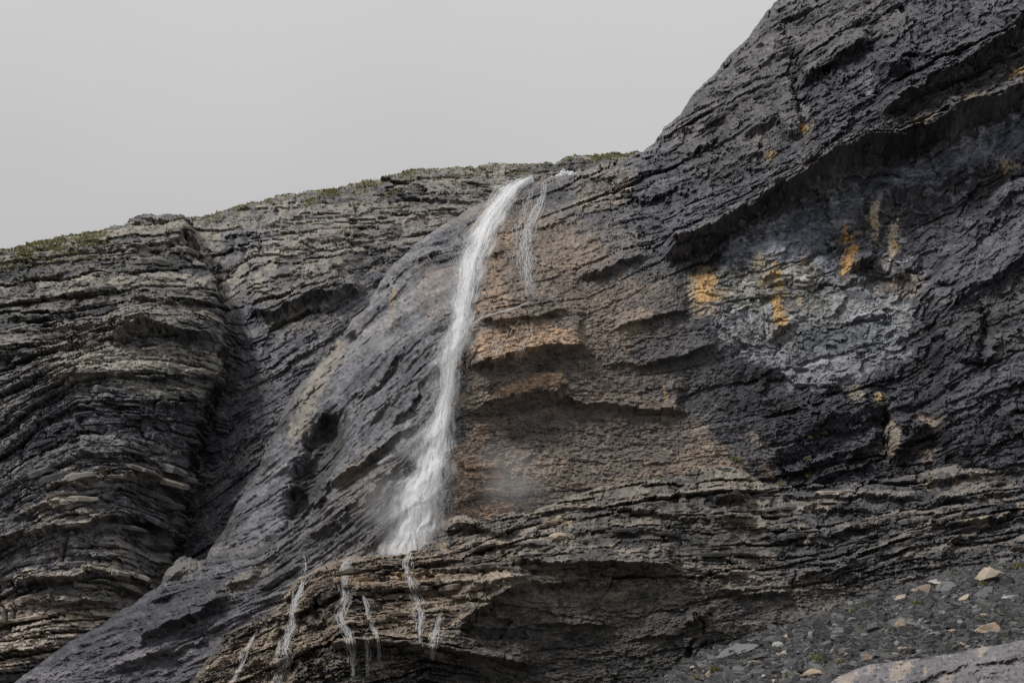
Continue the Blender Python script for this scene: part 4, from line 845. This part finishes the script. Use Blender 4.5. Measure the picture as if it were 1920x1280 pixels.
def sheet(name, surf, path, off, alpha, parent, seed, fx=3.4, ft=46.0, bulge=0.5, wide=1.0, nx=40):
    """a falling sheet of water with streaks and gaps drawn out along the fall"""
    tot, f = path_fn(path); t = np.arange(0, tot, 2.2); x = np.linspace(-1, 1, nx)
    u, v, w = f(t); k = np.ones(9) / 9
    X, T_ = np.meshgrid(x, t)
    sway = 0.18 * vn(T_ / 40, X * 0 + 1.0, seed + 5) + 0.10 * vn(T_ / 14, X * 1.5, seed + 6)
    UU = u[:, None] + (X * wide + sway) * w[:, None]; VV = np.repeat(v[:, None], nx, 1)
    P = surf.point(UU.ravel(), np.maximum(VV.ravel(), np.interp(UU.ravel(), surf.us, surf.topv))).reshape(len(t), nx, 3)
    # falling water spans the hollows of the rock
    y = P[..., 1].copy()
    for _ in range(3):
        yp = np.pad(y, ((6, 6), (0, 0)), mode='edge'); y = np.minimum(y, sum(yp[q:q + len(t)] for q in range(13)) / 13)
    y = np.minimum(y, y.min(axis=1, keepdims=True) + 1.2)
    P[..., 1] = y - off - bulge * (1 - X ** 2)
    n1 = fbm(X * fx * 3 + 0.6 * vn(T_ / 25, X, seed), T_ / ft, seed + 1, 4, 0.6); n2 = vn(X * fx * 9, T_ / 9, seed + 2); n3 = fbm(X * 1.2, T_ / 60, seed + 3, 2)
    edge = 1 - sst(0.25, 1.0, np.abs(X + 0.35 * vn(T_ / 22, X * 0, seed + 4)))
    a = alpha * np.clip(edge * (0.70 + 2.1 * n1 + 0.55 * n2 + 0.7 * n3 + 0.4 * np.exp(-T_ / 90.0)), 0, 1)
    a *= sst(0, 10, T_)
    idx = np.arange(len(t) * nx).reshape(len(t), nx); q = np.stack([idx[:-1, :-1], idx[1:, :-1], idx[1:, 1:], idx[:-1, 1:]], -1).reshape(-1, 4)
    C4 = np.ones((len(t) * nx, 4)); C4[:, 3] = a.ravel()
    return link(name, mesh_from_arrays(name, P.reshape(-1, 3), q, M_WATER, C4, True), parent=parent)
for k, (off, al, wd) in enumerate([(0.15, 0.5, 1.5), (0.45, 0.7, 1.1), (0.8, 0.7, 0.8), (1.2, 0.35, 1.6)]):
    sheet('water_sheet', B, main, off, al, fall, 600 + 10 * k, wide=wd)
stream('water_curtain', B, main, 6000, (3, 14), (0.012, 0.03), (0.25, 0.6), fall, 1, (0.2, 1.4))
braid('water_threads', B, [(u, v, w * 1.1) for u, v, w in main], 26, (0.015, 0.035), (0.4, 0.8), fall, 31, 0.1, (0.6, 1.5))
stream('fine_spray', B, [(u - 5, v, w * 2.3) for u, v, w in main[2:]], 12000, (1.2, 3.5), (0.01, 0.026), (0.2, 0.55), fall, 3, (0.1, 2.0))
side = thing('waterfall', 'thin lacy strand of water right of the main waterfall', 'waterfall', None)
braid('water_threads', B, [(1022, 346, 4), (1018, 365, 7), (1008, 395, 10), (994, 430, 11), (986, 470, 13), (988, 510, 13), (994, 540, 12), (1000, 566, 10)], 30, (0.014, 0.038), (0.55, 1.0), side, 4, 0.0, fade=0.45)
sheet('water_sheet', B, [(1022, 346, 5), (1018, 365, 8), (1008, 395, 10), (994, 430, 11), (986, 470, 13), (988, 510, 13), (994, 540, 12), (1000, 566, 10)], 0.1, 0.22, side, 660, bulge=0.1, nx=20)
braid('water_threads', B, [(1000, 350, 5), (990, 380, 10), (978, 420, 13), (970, 460, 12), (974, 500, 10)], 16, (0.012, 0.032), (0.5, 0.9), side, 5, 0.05)
stream('fine_spray', B, [(1005, 400, 18), (980, 470, 20), (990, 560, 24)], 700, (1.5, 4), (0.01, 0.024), (0.25, 0.6), side, 35, (0.1, 0.6))
braid('ledge_water', B, [(1000, 566, 9), (975, 580, 8), (940, 592, 6), (905, 602, 5), (880, 614, 5), (866, 634, 7)], 14, (0.014, 0.036), (0.4, 0.8), side, 6, -0.1)
braid('dripping_water', B, [(985, 606, 16), (980, 640, 15), (974, 692, 12)], 16, (0.014, 0.03), (0.55, 0.95), side, 7, 0.0, off=(0.35, 0.7))
braid('dripping_water', B, [(940, 640, 16), (932, 690, 12)], 12, (0.014, 0.03), (0.55, 0.95), side, 8, 0.0, off=(0.35, 0.7))
braid('dripping_water', B, [(965, 700, 30), (958, 730, 26), (950, 765, 22)], 12, (0.012, 0.026), (0.45, 0.8), side, 71, 0.1, off=(0.3, 0.6))
lft = thing('waterfall', 'faint thread of water on the grey rock left of the waterfall', 'waterfall', None)
braid('water_threads', B, [(872, 395, 3), (862, 425, 6), (855, 450, 7), (846, 480, 7), (848, 520, 8)], 7, (0.01, 0.024), (0.3, 0.7), lft, 9, 0.1)
fan = thing('waterfall', 'misty side flow slanting off the waterfall across the grey rock', 'waterfall', None)
stream('fine_spray', B, [(836, 770, 10), (810, 800, 14), (780, 822, 16), (745, 848, 14), (710, 872, 8)], 1500, (3, 12), (0.012, 0.028), (0.08, 0.28), fan, 10, (0.05, 0.5))
stream('fine_spray', B, [(850, 625, 12), (830, 650, 20), (812, 690, 18)], 900, (2, 10), (0.012, 0.028), (0.1, 0.35), fan, 11, (0.05, 0.6))
spl = thing('waterfall', 'white splash of the stream seen over the cliff top', 'waterfall', None)
Pt = A.point([1066], [324])[0]
r = np.random.default_rng(12); n = 500
uu = np.concatenate([1048 + 44 * r.uniform(0, 1, 220), 1058 + 9 * r.normal(0, 1, 280)]); vv = np.interp(uu, B.us, B.topv) + 2 - np.concatenate([np.abs(r.normal(0, 3.2, 220)), np.abs(r.normal(0, 7.0, 280)) * np.exp(-((uu[220:] - 1058) / 14) ** 2)])
Pq = np.stack(at(uu, vv, np.full(n, 227.5) + r.uniform(0, 1.5, n)), -1); Qq = Pq + np.stack([r.normal(0, 0.25, n), np.zeros(n), r.uniform(-0.5, 0.2, n)], -1)
spindles('splash', Pq, Qq, r.uniform(0.06, 0.16, n), r.uniform(0.7, 1, n), spl)
tricks = [
 ('broad trickle down the terrace ledges below the waterfall foot', [(662, 1048, 6), (648, 1062, 12), (650, 1078, 12), (648, 1100, 7), (650, 1120, 9), (645, 1145, 10), (640, 1165, 8), (655, 1190, 9), (660, 1210, 7), (664, 1270, 4)], 520),
 ('right hand trickle falling over the terrace past the orange blocks', [(768, 1038, 7), (764, 1055, 9), (766, 1080, 6), (774, 1105, 9), (784, 1130, 9), (790, 1160, 7), (788, 1190, 5), (792, 1212, 4)], 360),
 ('trickle at the left end of the terrace running out of the frame', [(572, 1085, 5), (560, 1110, 8), (548, 1150, 7), (548, 1180, 9), (536, 1210, 9), (540, 1240, 7), (524, 1262, 11), (515, 1295, 13)], 520),
 ('thin bent trickle between the two larger terrace trickles', [(678, 1112, 3), (690, 1140, 5), (694, 1165, 5), (706, 1190, 5), (711, 1205, 4), (712, 1245, 4)], 170),
 ('short drip hanging from the dark terrace undercut', [(686, 1195, 4), (690, 1225, 4), (690, 1270, 4)], 80),
 ('faint drip at the right end of the wet terrace', [(826, 1150, 5), (820, 1190, 7), (814, 1210, 8), (814, 1240, 5)], 110),
 ('faint trickle on the brown rock left of the terrace trickles', [(478, 1185, 3), (468, 1215, 5), (455, 1245, 5), (440, 1285, 7)], 150),
 ('thin side trickle beside the left end trickle', [(524, 1195, 3), (524, 1225, 4), (520, 1250, 4)], 90),
 ('thread of water on the grey slope above the left terrace end', [(569, 1036, 2), (573, 1055, 4), (570, 1082, 5)], 20)]
for k, (lb, pth, n) in enumerate(tricks):
    t = thing('water_trickle', lb, 'trickle', None)
    sf2 = C if k < 8 else B
    braid('water_threads', sf2, [(u, v, w * 1.25) for u, v, w in pth], max(6, n // 18), (0.013, 0.038), (0.55, 1.0), t, 40 + k, 0.02, fade=0.2)
    if k < 8: sheet('water_sheet', sf2, pth, 0.08, 0.36, t, 700 + 10 * k, bulge=0.08, nx=14)
    stream('fine_spray', sf2, [(u, v, w * 1.6) for u, v, w in pth], n // 2, (2, 7), (0.008, 0.02), (0.3, 0.7), t, 60 + k, (0.05, 0.4))

# drifting spray: soft clouds of droplets round the falling water
def mist_mat(name, dens, seed):
    m = bpy.data.materials.new(name); m.use_nodes = True; N = m.node_tree.nodes; Lk = m.node_tree.links.new; N.clear()
    out = N.new('ShaderNodeOutputMaterial'); pv = N.new('ShaderNodeVolumePrincipled'); pv.inputs['Color'].default_value = (0.95, 0.96, 0.97, 1); pv.inputs['Anisotropy'].default_value = 0.2
    tc = N.new('ShaderNodeTexCoord'); ln = N.new('ShaderNodeVectorMath'); ln.operation = 'LENGTH'; Lk(tc.outputs['Object'], ln.inputs[0])
    mr = N.new('ShaderNodeMapRange'); mr.inputs['From Min'].default_value = 0.95; mr.inputs['From Max'].default_value = 0.1; mr.interpolation_type = 'SMOOTHSTEP'; Lk(ln.outputs['Value'], mr.inputs['Value'])
    nz = N.new('ShaderNodeTexNoise'); nz.inputs['Scale'].default_value = 2.2; nz.inputs['Detail'].default_value = 3; mp = N.new('ShaderNodeVectorMath'); mp.operation = 'ADD'; mp.inputs[1].default_value = (seed * 3.1, seed, 0)
    Lk(tc.outputs['Object'], mp.inputs[0]); Lk(mp.outputs[0], nz.inputs['Vector'])
    m2 = N.new('ShaderNodeMapRange'); m2.inputs['From Min'].default_value = 0.35; m2.inputs['From Max'].default_value = 0.7; Lk(nz.outputs['Fac'], m2.inputs['Value'])
    mu = N.new('ShaderNodeMath'); mu.operation = 'MULTIPLY'; Lk(mr.outputs[0], mu.inputs[0]); Lk(m2.outputs[0], mu.inputs[1])
    mu2 = N.new('ShaderNodeMath'); mu2.operation = 'MULTIPLY'; mu2.inputs[1].default_value = dens; Lk(mu.outputs[0], mu2.inputs[0]); Lk(mu2.outputs[0], pv.inputs['Density'])
    Lk(pv.outputs[0], out.inputs['Volume'])
    return m
def mist(u, v, ru, rv, dep, dens, tilt, seed):
    import bmesh
    p = B.point([u], [v])[0]
    bm = bmesh.new(); bmesh.ops.create_icosphere(bm, subdivisions=3, radius=1.0); me = bpy.data.meshes.new('drifting_mist'); bm.to_mesh(me); bm.free()
    me.materials.append(mist_mat('mist_%d' % seed, dens, seed))
    o = link('drifting_mist', me, parent=fall, kind='stuff')
    o.location = (p[0], p[1] - dep * 0.6, p[2]); o.scale = (ru * PX, dep, rv * PX); o.rotation_euler = (0, tilt, 0)
mist(774, 985, 80, 85, 1.1, 0.9, 0.2, 1)
mist(806, 880, 60, 110, 1.1, 0.6, 0.25, 2)
mist(862, 560, 40, 130, 1.2, 0.5, 0.12, 3)
mist(836, 730, 42, 120, 1.2, 0.6, 0.12, 4)
mist(935, 905, 140, 95, 1.3, 0.6, 0.0, 5)
mist(880, 640, 80, 46, 1.2, 0.4, 0.0, 6)
mist(780, 830, 70, 40, 1.2, 0.5, -0.6, 7)
mist(740, 950, 95, 95, 1.1, 0.7, 0.4, 9)
print('water', time.time() - T_START)

# ================================================================== grass
M_GRASS, N, Lk, bs = new_mat('alpine_grass')
a_ = N.new('ShaderNodeAttribute'); a_.attribute_name = 'Col'; Lk(a_.outputs['Color'], bs.inputs['Base Color']); bs.inputs['Roughness'].default_value = 0.8
def blades(name, base, hgt, wid, seed, tintk=1.0, **tags):
    r = np.random.default_rng(seed); n = len(base)
    lean = r.normal(0, 0.45, (n, 2)); h = r.uniform(0.5, 1.2, n) * hgt; a = r.uniform(0, math.pi, n); w = wid * r.uniform(0.6, 1.3, n)
    e = np.stack([np.cos(a) * w, np.sin(a) * w, np.zeros(n)], -1)
    tip = base + np.stack([lean[:, 0] * h, lean[:, 1] * h, h], -1)
    V = np.stack([base - e, base + e, tip], 1).reshape(-1, 3); F = np.arange(n * 3).reshape(-1, 3)
    c = np.array([(0.11, 0.115, 0.028), (0.15, 0.135, 0.045), (0.08, 0.095, 0.02), (0.20, 0.165, 0.07)])[r.integers(0, 4, n)] * r.uniform(0.7, 1.3, (n, 1)) * tintk
    C4 = np.concatenate([np.repeat(c, 3, 0), np.ones((n * 3, 1))], 1)
    return link(name, mesh_from_arrays(name, V, F, M_GRASS, C4), **tags)
us_, vs_ = [], []
r = np.random.default_rng(77)
for (u0, u1, dv, n) in [(30, 200, 24, 3000), (0, 120, 44, 800), (370, 470, 8, 300), (480, 620, 8, 380), (600, 780, 12, 1100), (560, 800, 30, 420), (740, 900, 20, 420), (850, 1040, 26, 420), (1050, 1110, 10, 160), (1110, 1200, 14, 1000), (900, 1060, 70, 300), (400, 420, 60, 80), (345, 362, 50, 120), (560, 960, 90, 420)]:
    nc = max(3, n // 26); cu = r.uniform(u0, u1, nc); cv = np.abs(r.normal(0, 0.7, nc)) * dv
    k = r.integers(0, nc, n); uu = cu[k] + r.normal(0, 8, n); vv = np.where(uu < 346, np.interp(uu, G.us, G.topv), np.interp(uu, A.us, A.topv)) + np.maximum(cv[k] + r.normal(0, 1.2, n), -0.5)
    us_.append(uu); vs_.append(vv)
us_ = np.concatenate(us_); vs_ = np.concatenate(vs_); base = np.where((us_ < 346)[:, None], G.point(us_, vs_), A.point(us_, vs_)); base[:, 1] -= 0.15; base[:, 2] -= 0.05
blades('grass', base, 0.24, 0.09, 78, label='thin olive grass along the skyline and upper ledges of the hillside', cat='grass', kind='stuff')
def tuft(u, v, size, label, seed, surf, tintk=1.0):
    r = np.random.default_rng(seed); p = surf.point([u], [v])[0]; n = 90
    b = p[None] + np.stack([np.clip(r.normal(0, size * 0.35, n), -size * .6, size * .6), np.clip(r.normal(-0.15, 0.1, n), -.3, .05), np.clip(r.normal(0, size * 0.12, n), -size * .25, size * .25)], -1)
    blades('grass_tuft', b, size * 0.55, 0.06, seed, tintk, label=label, cat='grass tuft', group='grass tufts on the rocks')
for k, (u, v, sz, lb) in enumerate([(1378, 866, 0.9, 'bright green tuft on the cliff above the pale rounded block'), (1545, 812, 0.6, 'dark green tuft highest on the dark overhang bedding'), (1518, 824, 0.4, 'small tuft left of the highest dark tuft on the overhang'),
        (1534, 840, 0.5, 'tuft in the middle of the dark overhang bedding'), (1514, 860, 0.4, 'lone small tuft low on the dark overhang'), (1516, 892, 0.6, 'hanging tuft at the foot of the dark overhang'), (1457, 912, 0.5, 'tuft at the lower end of the tan streak beside the overhang'),
        (1540, 1238, 1.1, 'widest grass patch in the lower scree'), (1340, 1262, 0.9, 'grass tuft at the lower left tip of the scree'), (1314, 1274, 0.8, 'grass tuft nearest the bottom edge of the scree'), (1575, 1244, 0.7, 'tuft right of the widest grass patch in the scree'),
        (1842, 1098, 0.7, 'tuft growing at the foot of the largest boulder'), (1756, 1100, 0.5, 'tuft on top of the dark brown hump of rock'), (1720, 1132, 0.7, 'tuft below the dark brown hump of rock'), (1626, 1138, 0.7, 'tuft on the scree crest below the dark cliff'), (1912, 1064, 0.9, 'tuft at the right end of the scree crest'), (1482, 1268, 0.8, 'tuft beside the low brown rock at the bottom of the scree'), (1596, 1150, 0.6, 'tuft on the scree crest near the pale flat stone')]):
    tuft(u, v, sz, lb, 300 + k, B if v < 905 and u < 1560 and k < 6 else (C if k == 6 else D))
print('end', time.time() - T_START)

# ================================================================== single plates standing out of the beds
M_PLATE = rock_material('bed_plate_rock', base=(0.2, 0.2, 0.2))
N = M_PLATE.node_tree.nodes; Lk = M_PLATE.node_tree.links.new
oi = N.new('ShaderNodeObjectInfo')
for n_ in N:
    if n_.type == 'VECT_MATH' and n_.operation == 'SCALE': Lk(oi.outputs['Color'], n_.inputs[0])
def plate_mesh(seed):
    r = np.random.default_rng(seed); K = 9
    x = np.linspace(-1, 1, K) + np.concatenate([[0], r.uniform(-0.09, 0.09, K - 2), [0]])
    front = -1 + np.abs(np.linspace(-1, 1, K)) ** 3 * r.uniform(0.5, 1.0) + r.uniform(-0.18, 0.22, K)
    step = np.where(x < r.uniform(-0.5, 0.5), r.uniform(0, 0.35), 0); front = front + step
    zt = 1 + r.uniform(-0.35, 0.15, K) - 0.5 * np.abs(np.linspace(-1, 1, K)) ** 4; zb = -1 + r.uniform(-0.1, 0.4, K) + 0.3 * np.abs(np.linspace(-1, 1, K)) ** 4
    V = []
    for k in range(K):
        V += [(x[k], 1, zt[k]), (x[k], front[k] + 0.10, zt[k]), (x[k], front[k], zt[k] * 0.5), (x[k], front[k] + r.uniform(0.0, 0.14), zb[k]), (x[k], 1, zb[k])]
    F = []
    for k in range(K - 1):
        a = k * 5; b = a + 5
        for j in range(4): F.append((a + j, a + j + 1, b + j + 1, b + j))
    F.append((4, 3, 2, 1, 0)); e = (K - 1) * 5; F.append((e, e + 1, e + 2, e + 3, e + 4))
    me = bpy.data.meshes.new('rock_plate'); me.from_pydata(V, [], F); me.materials.append(M_PLATE)
    return me
PLATES = [plate_mesh(900 + k) for k in range(16)]
def plates(surf, parent, regions, seed, bright=1.0):
    r = np.random.default_rng(seed); us, vs = surf.us, surf.vs
    gv, gu = np.gradient(box(box(surf.Tb.astype(float), 12, 0), 12, 1), vs, us)
    for poly, n, (w0, w1), (t0, t1) in regions:
        p = np.array(poly, float); m = polymask(poly, 4); c = 0
        for _ in range(n * 20):
            if c >= n: break
            u = r.uniform(p[:, 0].min(), p[:, 0].max()); v = r.uniform(p[:, 1].min(), p[:, 1].max())
            if samp(m, np.array([u]), np.array([v]))[0] < 0.5: continue
            i = int(np.clip(np.searchsorted(us, u), 0, len(us) - 1)); j = int(np.clip(np.searchsorted(vs, v), 0, len(vs) - 1))
            if surf.inside[j, i] < 10: continue
            w = math.exp(r.uniform(math.log(w0), math.log(w1))); th = r.uniform(t0, t1) * (0.6 + 0.4 * w / w1)
            ang = math.atan2(gu[j, i], max(gv[j, i], 1e-3))
            q = surf.point([u, u - w * 0.3, u + w * 0.3], [v, v + 0.3 * w * math.tan(ang) , v - 0.3 * w * math.tan(ang)])
            yy = np.sort(q[:, 1])[1]; m_ = q[0, 1] / 212 * PX
            dep = r.uniform(0.9, 1.8)
            o = bpy.data.objects.new('rock_plate', PLATES[r.integers(0, len(PLATES))]); COL.objects.link(o); o.parent = parent
            o.scale = (w * m_ * 0.5 * (1 if r.random() < 0.5 else -1), dep, th * m_ * 0.5)
            o.rotation_euler = (r.normal(0.05, 0.07), -ang + r.normal(0, 0.04), r.normal(0, 0.15))
            o.location = (q[0, 0], yy + dep - r.uniform(0.12, 0.5), q[0, 2])
            cc = np.array(surf.C[j, i]) * 0.5 + 0.5 * surf.C[max(0, j - 5):j + 6, max(0, i - 8):i + 9].mean(axis=(0, 1))
            o.color = (*np.clip(cc * bright * r.uniform(0.8, 1.25), 0.02, 0.6), 1); c += 1
A.Tb, B.Tb, C.Tb, G.Tb = TA, TB, TC, TG
plates(G, oG, [([(0, 480), (240, 425), (415, 420), (410, 560), (200, 640), (0, 640)], 75, (22, 80), (6, 15)), ([(20, 640), (400, 660), (365, 770), (330, 930), (290, 1080), (100, 1200), (0, 1180)], 110, (24, 100), (6, 17))], 1, 1.15)
plates(A, oA, [([(430, 410), (620, 365), (800, 335), (1020, 330), (900, 390), (780, 450), (690, 530), (560, 560), (450, 520)], 110, (16, 60), (4, 10))], 4, 1.15)
plates(C, oC, [([(640, 1060), (860, 1000), (1000, 1000), (1000, 1090), (880, 1130), (640, 1200)], 70, (24, 90), (6, 15)), ([(960, 985), (1340, 930), (1340, 1060), (960, 1085)], 60, (24, 110), (5, 13)), ([(1340, 925), (1900, 890), (1900, 1010), (1600, 1060), (1340, 1080)], 80, (24, 100), (5, 14)), ([(420, 1240), (560, 1100), (640, 1080), (640, 1220), (440, 1280)], 30, (14, 36), (8, 16))], 2, 1.1)
plates(B, oB, [([(1320, 180), (1480, 20), (1700, 0), (1700, 60), (1480, 160), (1320, 260)], 45, (24, 80), (5, 12)), ([(1100, 350), (1200, 320), (1240, 420), (1120, 480)], 14, (20, 60), (4, 10)), ([(1700, 840), (1900, 780), (1900, 860), (1740, 900)], 14, (20, 60), (6, 14))], 3, 1.1)
print('plates', time.time() - T_START)
